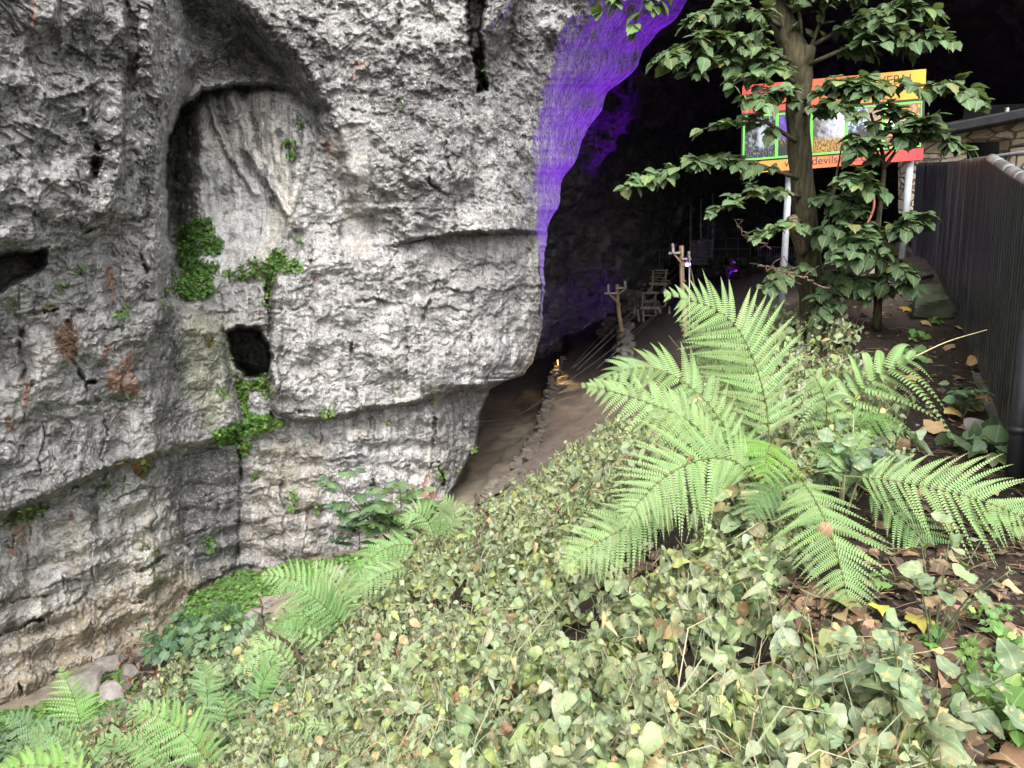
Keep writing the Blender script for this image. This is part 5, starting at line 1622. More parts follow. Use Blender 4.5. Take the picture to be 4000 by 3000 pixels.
for k in range(5):
    a0, a1, b0, b1 = xs[k] + .0005, xs[k + 1] - .0005, .147, .655
    m = MB()
    ta, tb_ = .010, .022
    for (p0, p1, p2, p3) in ((a0, b0, a0 + ta, b1), (a1 - ta * .6, b0, a1, b1), (a0 + ta, b0, a1 - ta * .6, b0 + tb_), (a0 + ta, b1 - tb_, a1 - ta * .6, b1)):
        V, q, uv = slab_ab(p0, p1, p2, p3, .001, .014)
        m.add(V, q=q)
    fr_ = m.build('picture_frame', M_LIME, sroot)
    V, q, uv = slab_ab(a0 + ta + .001, b0 + tb_ + .001, a1 - ta * .6 - .001, b1 - tb_ - .001, .001, .006)
    pc = raw_mesh('picture', V, q, None, mat_uv('picture_print_%s' % 'abcde'[k], pic(k)), fr_, uv=uv, smooth=False)
    fr_['label'] = 'lime frame round the ' + PICL[k]
V, q, uv = slab_ab(.145, .705, .195, .835, .009, .013)
def emb(m, x, y, uv):
    r = m.math('SQRT', m.math('ADD', m.math('POWER', x, 2.0), m.math('POWER', m.math('SUBTRACT', y, .15), 2.0)))
    s_ = m.math('SINE', m.math('MULTIPLY', r, 26.0))
    c = m.mix(m.mapr(s_, -.3, .3), (.5, .62, .08), (.78, .72, .2))
    e = m.math('MINIMUM', m.math('MINIMUM', x, m.math('SUBTRACT', 1.0, x)), m.math('MINIMUM', y, m.math('SUBTRACT', 1.0, y)))
    return m.mix(m.mapr(e, .06, .08), (.85, .85, .8), c)
em = raw_mesh('emblem', V, q, None, mat_uv('emblem_print', emb), head, uv=uv, smooth=False)
em['label'] = 'small square emblem with green arcs'
def text(parent, name, body, a, b, width, o=.0095, mat=M_BLACK):
    cu = bpy.data.curves.new(name, 'FONT')
    cu.body = body
    cu.align_x = 'CENTER'
    cu.size = .2
    cu.extrude = .001
    cu.materials.append(mat)
    tmp = bpy.data.objects.new(name, cu)
    COL.objects.link(tmp)
    bpy.context.view_layer.update()
    w0 = max(tmp.dimensions.x, .01)
    me = bpy.data.meshes.new_from_object(tmp)
    me.materials.clear()
    me.materials.append(mat)
    bpy.data.objects.remove(tmp)
    ob = bpy.data.objects.new(name, me)
    COL.objects.link(ob)
    sc = width * (BR - BL).length / w0
    X = (S(a + .2, b) - S(a - .2, b)).normalized()
    Zt = SN
    Yt = Zt.cross(X)
    M = Matrix((X, Yt, Zt)).transposed().to_4x4()
    M.translation = S(a, b, o) 
    M = M @ Matrix.Diagonal((sc, sc, 1, 1))
    ob.parent = parent
    ob.matrix_parent_inverse = Matrix.Identity(4)
    pw = Vector(parent.location)
    qn = parent.parent
    while qn is not None:
        pw += Vector(qn.location); qn = qn.parent
    ob.matrix_local = Matrix.Translation(-pw) @ M
    return ob
text(head, 'lettering', 'Welcome to PEAK CAVERN', .5, .865, .84)
text(foot_, 'lettering', 'www.devilsarse.com', .515, .04, .53)
for (u0, v0, Y0, v1) in ((3085, 640, 10.5, 1200), (3558, 600, 10.05, 1010)):
    A = P(u0, v0, Y0)
    B = P(u0 - 14, v1, Y0)
    B.x, B.y = A.x - .01, A.y
    MB().tube([B, A], .046, 14).build('sign_post', M_POST, sroot, smooth=True)

# ---- the dark board fence on the right ---------------------------------------
FB = [(3560, 972, 13.3), (3620, 1085, 11.0), (3680, 1190, 9.3), (3735, 1295, 8.0), (3790, 1392, 6.9), (3870, 1535, 5.7), (3935, 1695, 4.9), (3990, 1835, 4.4), (4075, 2080, 3.75), (4190, 2400, 3.2)]
FT = [640, 640, 637, 631, 622, 682, 730, 765, 830, 900]
fb = np.array([P(*a) for a in FB])
fz = np.array([P(a[0], t, a[2]).z for a, t in zip(FB, FT)])
cumf = np.concatenate([[0], np.cumsum(np.linalg.norm(np.diff(fb[:, :2], axis=0), axis=1))])
Lf = cumf[-1]
def fpt(s):
    return np.array([np.interp(s, cumf, fb[:, 0]), np.interp(s, cumf, fb[:, 1]), np.interp(s, cumf, fb[:, 2]), np.interp(s, cumf, fz)])
def mat_fence():
    m = NT('dark_fence_board')
    p = m.pos()
    st = m.noise(m.scaled(p, (9, 9, .22)), 3.0, 6, .7)
    n = m.noise(p, 5, 5, .65)
    c = m.mix(m.mapr(n, .35, .7), (.008, .008, .009), (.024, .024, .025))
    a = m.sep(m.attr('Col'))
    c = m.mix(m.math('MULTIPLY', m.mapr(st, .50, .68), a[0]), c, (.30, .31, .32))
    c = m.mix(m.math('MULTIPLY', m.mapr(m.math('ADD', n, a[1]), .75, 1.25), .55), c, (.13, .125, .085))
    return m.out(m.bsdf(c, .5, None, .3))
M_FENCE = mat_fence()
froot = empty('board_fence', fb[6].tolist(), 'dark vertical board fence with rounded coping running up the right side', 'fence')
per = .115
nper = int(Lf / per)
secs = [0.0] + [cumf[i] for i in (4,)] + [Lf]
V, q, cc, off = [], [], [], 0
cols = []
for i in range(nper):
    for f, d in ((0, 0.0), (.08, .022), (.86, .022), (.94, 0.0)):
        cols.append(((i + f) * per, d))
rows = 14
nvec = lambda s: nrm(np.array([-(fpt(min(s + .05, Lf))[1] - fpt(max(s - .05, 0))[1]), fpt(min(s + .05, Lf))[0] - fpt(max(s - .05, 0))[0]]))
for s, d in cols:
    p4 = fpt(s)
    nv = nvec(s)
    if nv[0] > 0: nv = -nv
    far = 1.0 - sst(np.array(s), cumf[3], cumf[4] + .1)
    for r in range(rows):
        t = r / (rows - 1)
        V.append((p4[0] + nv[0] * d, p4[1] + nv[1] * d, p4[2] - .15 + (p4[3] - p4[2] + .15) * t))
        cc.append((float(.12 + .95 * far + (.35 if d < .01 else 0)), float(.55 * (1 - t) ** 2), 0))  # groove columns painted paler for light caught on the board edges
n = len(cols)
idx = np.arange(n * rows).reshape(n, rows)
q = np.stack([idx[:-1, :-1], idx[1:, :-1], idx[1:, 1:], idx[:-1, 1:]], -1).reshape(-1, 4)
raw_mesh('boards', V, q, None, M_FENCE, froot, col=np.array(cc), smooth=False)
V, q = [], []
for k, s in enumerate(np.linspace(0, Lf, 40)):
    p4 = fpt(s); nv = nvec(s)
    if nv[0] > 0: nv = -nv
    for o_ in (.0, -.09):
        V += [(p4[0] + nv[0] * (o_ - .01), p4[1] + nv[1] * (o_ - .01), p4[2] - .3), (p4[0] + nv[0] * (o_ - .01), p4[1] + nv[1] * (o_ - .01), p4[3])]
for k in range(39):
    a = k * 4
    q += [(a + 2, a + 6, a + 7, a + 3), (a + 1, a + 3, a + 7, a + 5)]
raw_mesh('back_panel', V, q, None, M_BLACK, froot, smooth=False)
M_COPE = mat_plain('worn_coping', (.13, .13, .135), .35, .5, 5)
cb = [0.0, cumf[4]] + list(np.arange(cumf[4] + .55, Lf, .55)) + [Lf]
for k in range(len(cb) - 1):
    s0, s1 = cb[k] + .006, cb[k + 1] - .006
    m = MB()
    ss = np.linspace(s0, s1, 14 if k == 0 else 6)
    rad = .028 if k == 0 else .052
    m.tube([Vector((*(fpt(s)[:2] - nvec(s) * 0.03 * (1 if nvec(s)[0] < 0 else -1)), fpt(s)[3] - .005)) for s in ss], [rad] * len(ss), 12)
    m.build('coping', M_BLACK if k == 0 else M_COPE, froot, smooth=True)
m = MB()
ss = np.linspace(0, Lf, 60)
for i in range(59):
    a, b_ = fpt(ss[i]), fpt(ss[i + 1])
    nv = nvec(ss[i])
    if nv[0] > 0: nv = -nv
    m.beam((a[0] + nv[0] * .05, a[1] + nv[1] * .05, a[2] - .02), (b_[0] + nv[0] * .05, b_[1] + nv[1] * .05, b_[2] - .02), .07, .12)
m.build('kerb', mat_plain('dusty_concrete', (.07, .066, .055), .9, .5, 9, bump=.5), froot)
pp = P(4003, 1500, 4.2)
zb = fpt(float(np.interp(-4.25, -fb[:, 1], cumf)))[2]
MB().tube([(pp.x, pp.y, zb - .2), (pp.x, pp.y, zb + 1.05)], .055, 12).build('fence_post', M_BLACK, froot, smooth=True)
MB().tube([(pp.x, pp.y, zb + .32), (pp.x, pp.y, zb + .36)], .066, 12).build('post_collar', M_BLACK, froot, smooth=True)

# ---- the little stone hut --------------------------------------------------
hroot = empty('stone_hut', P(3800, 700, 16), 'small honey coloured stone hut with a dark sloping roof edge behind the fence', 'hut')
def hut_wall(u0, u1, vt0, vt1, vb0, vb1, Ya, Yb, name='wall', th=.35):
    V = []
    for dy in (0, th):
        for (u, v, Y) in ((u0, vb0, Ya), (u1, vb1, Yb), (u1, vt1, Yb), (u0, vt0, Ya)):
            p = P(u, v, Y); V.append((p.x, p.y + dy, p.z))
    q = [(0, 1, 2, 3), (5, 4, 7, 6), (0, 3, 7, 4), (1, 5, 6, 2), (3, 2, 6, 7), (0, 4, 5, 1)]
    return raw_mesh(name, V, q, None, M_HUT, hroot, smooth=False)
Yh = lambda u: 17.0 - (u - 3560) * .004
tv = lambda u: 553 - (u - 3560) * .195
for (u0, u1, a, b_) in ((3540, 3777, None, None), (3948, 4180, None, None)):
    hut_wall(u0, u1, tv(u0), tv(u1), 820, 820, Yh(u0), Yh(u1))
hut_wall(3777.5, 3947.5, tv(3777), tv(3947), 548, 540, Yh(3777), Yh(3947), 'lintel_wall')
a, b_ = P(3777, 700, Yh(3777) + .9), P(3948, 700, Yh(3948) + .9)
MB().beam((a.x - .3, a.y, a.z + .3), (b_.x + .3, b_.y, b_.z + .3), .05, 2.6).build('doorway_shade_sheet', M_DARK, hroot)  # near-black sheet standing in for the unlit hut interior
a, b_ = P(3500, tv(3500) - 18, Yh(3500) - .25), P(4200, tv(4200) - 18, Yh(4200) - .25)
MB().beam(a, b_, .3, .21).build('roof_edge', mat_plain('slate_grey', (.03, .03, .032), .95, .2, 5, spec=.1), hroot)
V = [tuple(a + Vector((0, .1, .11))), tuple(b_ + Vector((0, .1, .11))), tuple(b_ + Vector((0, 3.5, .5))), tuple(a + Vector((0, 3.5, .5)))]
raw_mesh('roof', V + [tuple(Vector(x) - Vector((0, 0, .08))) for x in V], [(0, 1, 2, 3), (7, 6, 5, 4), (0, 4, 5, 1), (1, 5, 6, 2), (2, 6, 7, 3), (3, 7, 4, 0)], None, M_BLACK, hroot, smooth=False)
q = P(3932, 445, 15.4)
MB().beam(q + Vector((0, 0, -.12)), q + Vector((0, 0, .12)), .06, .06).build('roof_stub', M_WOODG, hroot)

A, B = P(3778, 628, 8.6), P(4110, 580, 7.4)
root = empty('handrail', P(3950, 700, 8), 'black metal handrail with thin upright bars above the fence coping', 'handrail')
MB().tube([A, B], .022, 8).build('rail', M_STEEL, root, smooth=True)
for i in range(9):
    q = A.lerp(B, i / 8)
    MB().tube([q, q + Vector((0, 0, -.9))], .018 if i % 4 == 0 else .010, 6).build('bar', M_BLACK, root, smooth=True)
A, B = P(3945, 575, 8.0), P(4110, 553, 7.4)
MB().tube([A, B], .016, 8).build('upper_rail', M_BLACK, root, smooth=True)
# ------------------------------------------------------------------ small plants, stones, litter
SMALL = [leaf_tpl(.5, .15, .1, prof=(0, 1.0, 1.0, .8, 0)), leaf_tpl(.42, .3, .2), leaf_tpl(.55, .1, -.15, prof=(0, .9, 1.05, .9, 0))]
BIGL = [leaf_hi(.36, .3, .2, seed=11, n=11), leaf_hi(.4, .15, .1, .1, seed=12, n=11), leaf_hi(.32, .6, .4, -.1, .06, seed=13, n=11)]
HERB = [lobed_tpl(8, w=.55, curl=.15, fold=.1, teeth=.16, lobes=.25), lobed_tpl(7, w=.5, curl=.3, fold=.15, teeth=.14, lobes=.3)]
GREEN = [(50, (.09, .185, .04)), (30, (.12, .235, .055)), (10, (.17, .26, .07)), (8, (.045, .09, .025))]
DKGRN = [(50, (.045, .10, .05)), (30, (.06, .12, .055)), (10, (.08, .16, .05))]
SAGE = [(50, (.12, .18, .10)), (30, (.085, .15, .065)), (8, (.23, .26, .10))]

def carpet(name, poly, n, size, h, palette, label, cat, mat=None, kind='stuff', tpls=SMALL, thin=.55):
    poly = np.array(poly, float)
    lo, hi = poly.min(0), poly.max(0)
    u, v = rng.uniform(lo[0], hi[0], n), rng.uniform(lo[1], hi[1], n)
    k = inside(u + 30 * fbm(np.stack([u * .02, v * .02, 0 * u], -1), 3), v + 30 * fbm(np.stack([u * .02, v * .02, 0 * u + 5], -1), 3), [tuple(a) for a in poly])
    p, ok = ray_ground(u[k], v[k])
    p = p[ok]
    d = fbm(p * 2.2 + 3, 3)
    p = p[rng.random(len(p)) < np.clip(thin + 1.2 * d + .3, .05, 1)]
    m = len(p)
    p = p + np.stack([.03 * rng.normal(size=m), .03 * rng.normal(size=m), h * rng.uniform(.2, 1.3, m) * np.clip(1 + 1.2 * fbm(p * 3.1, 3), .3, 2)], -1)
    a = rng.uniform(0, 2 * np.pi, m)
    f = np.stack([np.cos(a), np.sin(a), rng.normal(-.15, .25, m)], -1)
    nm = np.stack([rng.normal(0, .3, m), rng.normal(-.3, .3, m), np.ones(m)], -1)
    V, T, U, Cc = scatter(tpls, p, f, nm, size * rng.uniform(.6, 1.3, m), np.clip(pal(m, palette, .2), .008, .5))
    o = raw_mesh(name, V, None, T, mat or M_HERB, col=Cc, uv=U)
    return tag(o, label, cat, kind=kind)
carpet('creeping_plants', [(930, 2225), (1050, 2195), (1240, 2185), (1430, 2165), (1400, 2250), (1200, 2290), (1010, 2340), (1000, 2420), (880, 2470), (840, 2570), (700, 2570), (600, 2530), (690, 2450), (740, 2350)],
       24000, .06, .05, GREEN, 'bright green creeping plants carpeting the gully floor below the dark slab', 'creeping plants')
carpet('creeping_plants', [(380, 2680), (480, 2630), (530, 2690), (430, 2800), (340, 2900), (150, 2920), (-60, 2880), (-60, 2800), (180, 2770)],
       13000, .06, .05, GREEN, 'bright green creeping plants along the cliff foot at lower left', 'creeping plants')
carpet('low_weeds', [(560, 2760), (700, 2640), (860, 2560), (1000, 2440), (1120, 2480), (1000, 2620), (900, 2760), (760, 2850), (600, 2900), (400, 2920), (420, 2830)],
       9000, .07, .13, SAGE, 'greyish low weeds between the stones and the lower ferns', 'weeds', tpls=SMALL + HERB)
carpet('bank_weeds', [(-80, 2890), (200, 2860), (420, 2880), (700, 2860), (900, 2800), (1050, 2700), (1150, 2800), (1000, 3050), (-100, 3050)],
       9000, .07, .16, SAGE + [(20, (.05, .11, .03))], 'tangled weeds under the ferns along the bottom left edge', 'weeds', tpls=SMALL + HERB)

# stones
def stone(name, u, v, w, h, Y, label, group=None, mat=None, seed=0, dz=0.0):
    r2 = np.random.default_rng(seed)
    if Y is None:
        p, ok = ray_ground([u], [v])
        p = p[0] if ok[0] else Pn(u, v, 8.0)
    else:
        p = Pn(u, v, Y)
    s = p[1] / FPX
    V, Q = bm_stone(r2, w * s * 1.25, w * s * 1.0, h * s * 1.5, 9)
    R3 = np.array(Matrix.Rotation(r2.uniform(-.5, .5), 3, 'Z') @ Matrix.Rotation(r2.uniform(-.25, .25), 3, 'X'))
    b = Vector(p.tolist())
    b.z = ground(b.x, b.y)
    V = V @ R3.T + np.array(b) + np.array([0, 0, h * s * .45 + dz])
    o = raw_mesh(name, V, Q, None, mat or M_STONE, smooth=False, rel=b)
    return tag(o, label, 'stone', group)
GS = 'loose stones in the gully'
for i, (u, v, w_, h_, lab) in enumerate([(560, 2615, 110, 62, 'largest flat pale stone lying in the gully below the cliff'), (340, 2690, 96, 70, 'big sloping grey stone left of the green carpet'), (372, 2640, 46, 34, 'small square stone against the cliff foot'),
        (425, 2620, 52, 36, 'stone between the square stone and the largest flat stone'), (448, 2722, 60, 54, 'grey boulder half in the green plants, lowest of the gully stones'), (490, 2695, 36, 26, 'little ochre stone on top of the grey boulder'),
        (470, 2590, 40, 26, 'small stone at the cliff foot above the largest flat stone'), (860, 2480, 60, 38, 'grey stone at the edge of the bright green carpet'), (910, 2455, 40, 26, 'small grey stone right beside the carpet edge stone'),
        (1010, 2415, 60, 30, 'pinkish stone under the left fern fronds of the bushy clump'), (1290, 2185, 26, 26, 'single pale upright stone by the cliff foot'), (1330, 2235, 60, 26, 'flat cluster stone on the gully gravel'),
        (880, 2550, 46, 26, 'stone sunk in weeds below the carpet'), (600, 2690, 50, 30, 'broken stone beside the dead brown stalks')]):
    stone('stone', u, v + h_ * .35, w_ * 1.3, h_ * 1.35, None, lab, GS, seed=40 + i)
def gpt(poly, n, smin, smax, seed):
    r2 = np.random.default_rng(seed)
    poly = np.array(poly, float); lo, hi = poly.min(0), poly.max(0)
    u, v = r2.uniform(lo[0], hi[0], n), r2.uniform(lo[1], hi[1], n)
    k = inside(u, v, [tuple(a) for a in poly])
    p, ok = ray_ground(u[k], v[k]); p = p[ok]
    m = MB()
    for q in p:
        s = r2.uniform(smin, smax)
        V, Q = bm_stone(r2, s * r2.uniform(.8, 1.6), s, s * .6, 4)
        m.add(V + q, q=Q)
    return m
o = gpt([(1180, 2260), (1420, 2180), (1560, 2130), (1600, 2180), (1400, 2290), (1200, 2330), (900, 2540), (700, 2640), (560, 2680), (500, 2660), (700, 2560), (900, 2440)], 900, .03, .11, 3).build('gravel', M_STONE)
tag(o, 'scattered pinkish gravel on the gully floor', 'gravel', kind='stuff')
M_MOSSY = mat_plain('mossy_stone', (.075, .085, .055), .9, .45, 6, bump=.7)
stone('boulder', 3610, 1205, 100, 70, None, 'lichen grey boulder by the fence foot, upper one', 'boulders by the fence', M_MOSSY, 71, .05)
stone('boulder', 3640, 1245, 120, 60, None, 'flat mossy boulder by the fence foot, lower one', 'boulders by the fence', M_MOSSY, 77, .05)
stone('boulder', 3830, 1685, 90, 34, None, 'flat pale stone half buried near the lower fence', 'boulders by the fence', M_STONE, 73)
for i, (u, v, w_, h_, lab) in enumerate([(3390, 1140, 90, 50, 'pale stone slab lying at the foot of the sapling'), (3330, 1190, 80, 40, 'pale stone left of the sapling foot'), (3460, 1090, 80, 50, 'pale broken stone behind the sapling'), (3420, 1030, 70, 60, 'pale stone between the sign posts'), (3500, 1010, 60, 50, 'pale stone against the right sign post')]):
    stone('stone', u, v, w_, h_, None, lab, 'stones under the sign', mat_plain('cream_stone', (.34, .29, .21), .85, .3, 7, bump=.6), 90 + i)
A, B = P(3420, 1185, 8.7), P(3640, 1085, 9.6)
A.z, B.z = ground(A.x, A.y) + .05, ground(B.x, B.y) + .05
md = (A + B) / 2; md.z = ground(md.x, md.y) + .09
o = MB().tube(catmull([A, md, B], 12), .028, 8).build('drain_pipe', M_BLACK, rel=A, smooth=True)
tag(o, 'black plastic pipe lying on the ground towards the fence', 'pipe')
for k, (cc, du) in enumerate([((.42, .13, .08), 0), ((.12, .17, .34), 30)]):
    pts = [P(3400 + du, 720, 10.6), P(3415 + du, 800, 10.5), P(3385 + du, 880, 10.5), P(3340 + du, 960, 10.5), P(3300 + du, 1040, 10.4)]
    o = MB().tube(catmull(pts, 16), .016, 6).build('cable', mat_plain('cable_sheath_%s' % 'ab'[k], cc, .5, .1), rel=pts[-1], smooth=True)
    tag(o, ['thin reddish cable drooping behind the sapling', 'thin bluish cable drooping behind the sapling'][k], 'cable')

# shrubs and herbs built leaf by leaf
def herb(name, base, h, spread, nst, nl, size, palette, label, cat, group=None, tpls=HERB, mat=None, lean=(0, 0, 0), stemc=(.07, .09, .04), up=.9):
    base = Vector(base)
    root = empty(name, base, label, cat, group)
    mb = MB()
    pos, f, nm, sc = [], [], [], []
    for k in range(nst):
        a = 2 * math.pi * (k + rng.random()) / nst
        r = spread * rng.uniform(.3, 1)
        tip = base + Vector((math.cos(a) * r, math.sin(a) * r, h * rng.uniform(.6, 1.05))) + Vector(lean)
        mid = base.lerp(tip, .5) + Vector((0, 0, .12 * h))
        S = catmull([base, mid, tip], 10)
        mb.tube(list(S), list(np.linspace(max(.003, h * .012), max(.0012, h * .004), 10)), 5, c=stemc)
        for j in range(nl):
            t = .35 + .65 * (j + 1) / nl
            q = S[min(int(t * 9), 9)]
            sg = 1 if j % 2 else -1
            dr = nrm(np.array(tip - base))
            lat = nrm(np.cross(dr, rng.normal(size=3)))
            pos.append(q + lat * size * .4 * rng.random()); f.append(lat * 1.0 + dr * .4 + np.array([0, 0, -.15])); nm.append(np.array([0, -.35, up]) + .3 * rng.normal(size=3)); sc.append(size * rng.uniform(.65, 1.2))
    mb.build('stems', mat or M_HERB, root, smooth=True)
    V, T, U, Cc = scatter(tpls, np.array(pos), np.array(f), np.array(nm), np.array(sc), np.clip(pal(len(pos), palette, .18), .008, .5))
    raw_mesh('foliage', V, None, T, mat or M_HERB, root, col=Cc, uv=U)
    return root

def gpos(u, v, Y=None):
    if Y is not None:
        p = Pn(u, v, Y)
    else:
        pp, ok = ray_ground([u], [v]); p = pp[0]
    return (float(p[0]), float(p[1]), ground(p[0], p[1]))
herb('leafy_shrub', gpos(760, 2590), .55, .6, 24, 9, .12, DKGRN, 'dark green leafy shrub on the stones in front of the cliff foot', 'shrub', tpls=HERB)
herb('leafy_shrub', gpos(900, 2600), .5, .5, 16, 9, .12, SAGE, 'dull green shrub just right of the dark green shrub', 'shrub', tpls=HERB)

def slender(u0, v0, Y, tips, size, n, palette, label, leaf):
    """a slender shrub whose stems end in feathery leaves"""
    b = Vector(gpos(u0, v0, Y))
    root = empty('slender_shrub', b, label, 'shrub', 'slender shrubs below the cliff')
    mb = MB(); pos, f, nm, sc = [], [], [], []
    for (mu_, mv_, tu, tv_) in tips:
        M_, T_ = P(mu_, mv_, Y - .1), P(tu, tv_, Y - .2)
        S = catmull([b, M_, T_], 18)
        mb.tube(list(S), list(np.linspace(.016, .004, 18)), 6)
        for k in range(n):
            t = .45 + .55 * k / (n - 1)
            q = S[min(int(t * 17), 17)]
            a = k * 2.4 + rng.random()
            dr = nrm(np.array([math.cos(a), .5 * math.sin(a), .25 + .3 * rng.random()]))
            L = .46 * rng.uniform(.7, 1.15) * (1.15 - .4 * t)
            e = q + dr * L + np.array([0, 0, -.10])
            mb.tube([q, (q + e) / 2 + np.array([0, 0, .04]), e], [.005, .004, .002], 4)
            for j in range(5):
                tt = .35 + .65 * j / 4
                c = q + (e - q) * tt
                for s2 in ((-1, 1) if j < 4 else (0,)):
                    lat = nrm(np.cross(dr, (0, 0, 1.0))) * s2
                    pos.append(c); f.append(lat + dr * (.55 if s2 else 1) + np.array([0, 0, -.3])); nm.append(np.array([0, -.6, .8]) + .25 * rng.normal(size=3)); sc.append(size * rng.uniform(.8, 1.15))
    mb.build('stems', M_TWIG, root, smooth=True)
    V, T, U, Cc = scatter(leaf, np.array(pos), np.array(f), np.array(nm), np.array(sc), np.clip(pal(len(pos), palette, .15), .008, .5))
    raw_mesh('foliage', V, None, T, M_HERB, root, col=Cc, uv=U)
LNG = [leaf_tpl(.24, .2, .15), leaf_tpl(.28, .35, .2), leaf_tpl(.22, .3, .1)]
slender(1530, 2170, 10.6, [(1440, 2030, 1285, 1850), (1470, 2060, 1380, 1985)], .20, 9, [(60, (.085, .15, .08)), (30, (.11, .18, .09))], 'slender shrub with bluish green feathery leaves leaning left in front of the cliff', LNG)
slender(1590, 2150, 10.4, [(1570, 2020, 1560, 1880), (1520, 2080, 1480, 1990), (1600, 2060, 1640, 1950)], .18, 8, [(60, (.085, .15, .055)), (30, (.10, .17, .06))], 'lighter green slender shrub right beside the bluish leaning shrub', LNG)
slender(1400, 2170, 10.5, [(1405, 2120, 1400, 2050)], .09, 8, [(60, (.03, .06, .03))], 'small dark shrub with tiny oval leaves at the foot of the slender shrubs', SMALL)

# herbs and seedlings on the dark soil at right
for u, v, h, sp, ns, nl, sz, pl_, lab in [(3860, 2440, .09, .11, 7, 5, .042, GREEN, 'bright green feathery herb on the soil, topmost of the right edge herbs'), (3800, 2600, .07, .09, 6, 5, .042, GREEN, 'bright green herb left of the small yellow leaf at the right'),
        (3960, 2560, .08, .09, 6, 5, .045, GREEN, 'pale fresh herb touching the right edge'), (3870, 2720, .08, .11, 7, 5, .045, GREEN, 'leafy green herb second from the bottom at the right edge'), (3980, 2760, .12, .1, 7, 6, .055, GREEN, 'large leaved green plant at the lower right edge'),
        (3990, 2930, .16, .16, 10, 7, .065, GREEN, 'dense green plant in the bottom right corner'), (3810, 2910, .05, .07, 5, 2, .06, [(1, (.08, .19, .06))], 'small four-leaved seedling near the bottom right corner'),
        (3655, 2545, .05, .06, 5, 2, .055, [(1, (.08, .19, .04))], 'round-leaved seedling among the brown leaves'), (3760, 1640, .26, .12, 4, 8, .085, SAGE, 'upright grey green seedling on bare soil beside the fence'),
        (3880, 1800, .16, .26, 8, 6, .10, SAGE, 'spreading sage green plant at the fence foot'), (3470, 2560 - 260, .05, .06, 5, 2, .05, [(1, (.12, .2, .05))], 'tiny pale seedling below the hanging fern frond'),
        (3650, 1265, .06, .07, 5, 3, .06, GREEN, 'tiny bright plant in front of the boulders'), (3900, 2080, .06, .12, 6, 4, .06, [(1, (.12, .2, .07))], 'pale herb under the right-hand fern'), (3590, 1330, .05, .08, 5, 3, .07, GREEN, 'small creeping plant on the soil below the boulders'),
        (3560, 1400, .05, .1, 6, 3, .09, GREEN, 'green and yellow leaved plant on the dark soil')]:
    herb('herb', gpos(u, v), h, sp, ns, nl, sz, pl_, lab, 'herb', 'small herbs on the soil', tpls=HERB if sz < .061 else SMALL)
herb('wilted_plant', gpos(3640, 2560), .42, .36, 6, 4, .085, [(6, (.14, .19, .10)), (1, (.24, .20, .11))], 'thin wilted plant with spotted grey leaves leaning over the brown litter', 'plant', tpls=BIGL, lean=(.12, 0, 0), mat=M_COVER)
herb('wilted_plant', gpos(3530, 3010), .45, .36, 8, 5, .09, [(6, (.13, .18, .10)), (1, (.2, .22, .11))], 'large spotted grey-leaved plant at the bottom right of the cover', 'plant', tpls=BIGL, mat=M_COVER)
herb('wilted_plant', gpos(2960, 2200), .45, .35, 11, 6, .11, [(6, (.13, .18, .09)), (1, (.25, .23, .11))], 'big round-leaved plant standing between the two lower ferns', 'plant', tpls=BIGL, mat=M_COVER)
herb('wilted_plant', gpos(3330, 1990), .42, .28, 9, 5, .11, [(3, (.10, .15, .085)), (1, (.05, .075, .05))], 'dark round-leaved plant in the middle of the wide right fern', 'plant', tpls=BIGL, mat=M_COVER)

# ---- plants on the cliff ---------------------------------------------------
def tuft(name, spots, size, n_per, palette, label, cat, group=None, tpls=SMALL, strap=False):
    c, nn = cliff_pt(spots[0][0], spots[0][1])
    pos, f, nm, sc = [], [], [], []
    for (u, v, r) in spots:
        m = max(4, int(n_per * (r / 30.0) ** 2))
        a, q = rng.uniform(0, 2 * np.pi, m), r * np.sqrt(rng.random(m))
        for k in range(m):
            p, n_ = cliff_pt(u + q[k] * math.cos(a[k]), v + q[k] * math.sin(a[k]))
            p = p + n_ * rng.uniform(0, .06 + size * .5)
            pos.append(p)
            if strap:
                d = nrm(np.array([math.cos(a[k]) * .9, -.5, .4 + .5 * math.sin(-a[k])]))
                f.append(d); nm.append(n_ + .3 * rng.normal(size=3) + np.array([0, 0, .6]))
            else:
                d = rng.normal(size=3) * .8 + np.array([0, -.2, -.5])
                f.append(d); nm.append(n_ * 1.0 + np.array([0, 0, .7]) + .4 * rng.normal(size=3))
            sc.append(size * rng.uniform(.6, 1.3))
    V, T, U, Cc = scatter(tpls, np.array(pos), np.array(f), np.array(nm), np.array(sc), np.clip(pal(len(pos), palette, .2), .008, .5))
    # every leaf stalk runs back to the nearest root on the rock
    roots = np.array([cliff_pt(s_[0], s_[1])[0] for s_ in spots])
    pa = np.array(pos)
    rt = roots[np.argmin(np.linalg.norm(pa[:, None] - roots[None], axis=2), axis=1)]
    rt = np.concatenate([rt, roots[:-1]]); pa = np.concatenate([pa, roots[1:]])
    k0 = len(V)
    e_ = np.array([[.003, 0, 0], [-.0015, 0, .0026], [-.0015, 0, -.0026]])
    SV = np.concatenate([rt[:, None] + e_, pa[:, None] + e_ * .6], 1).reshape(-1, 3)
    tt = np.array([(0, 1, 4), (0, 4, 3), (1, 2, 5), (1, 5, 4), (2, 0, 3), (2, 3, 5)])
    ST = (tt[None] + (np.arange(len(pa)) * 6)[:, None, None]).reshape(-1, 3) + k0
    V = np.concatenate([V, SV]); T = np.concatenate([T, ST]); U = np.concatenate([U, np.full((len(SV), 2), .8)])
    Cc = np.concatenate([Cc, np.tile([[.07, .09, .03]], (len(SV), 1))])
    o = raw_mesh(name, V, None, T, M_HERB, col=Cc, uv=U, rel=c)
    return tag(o, label, cat, group)
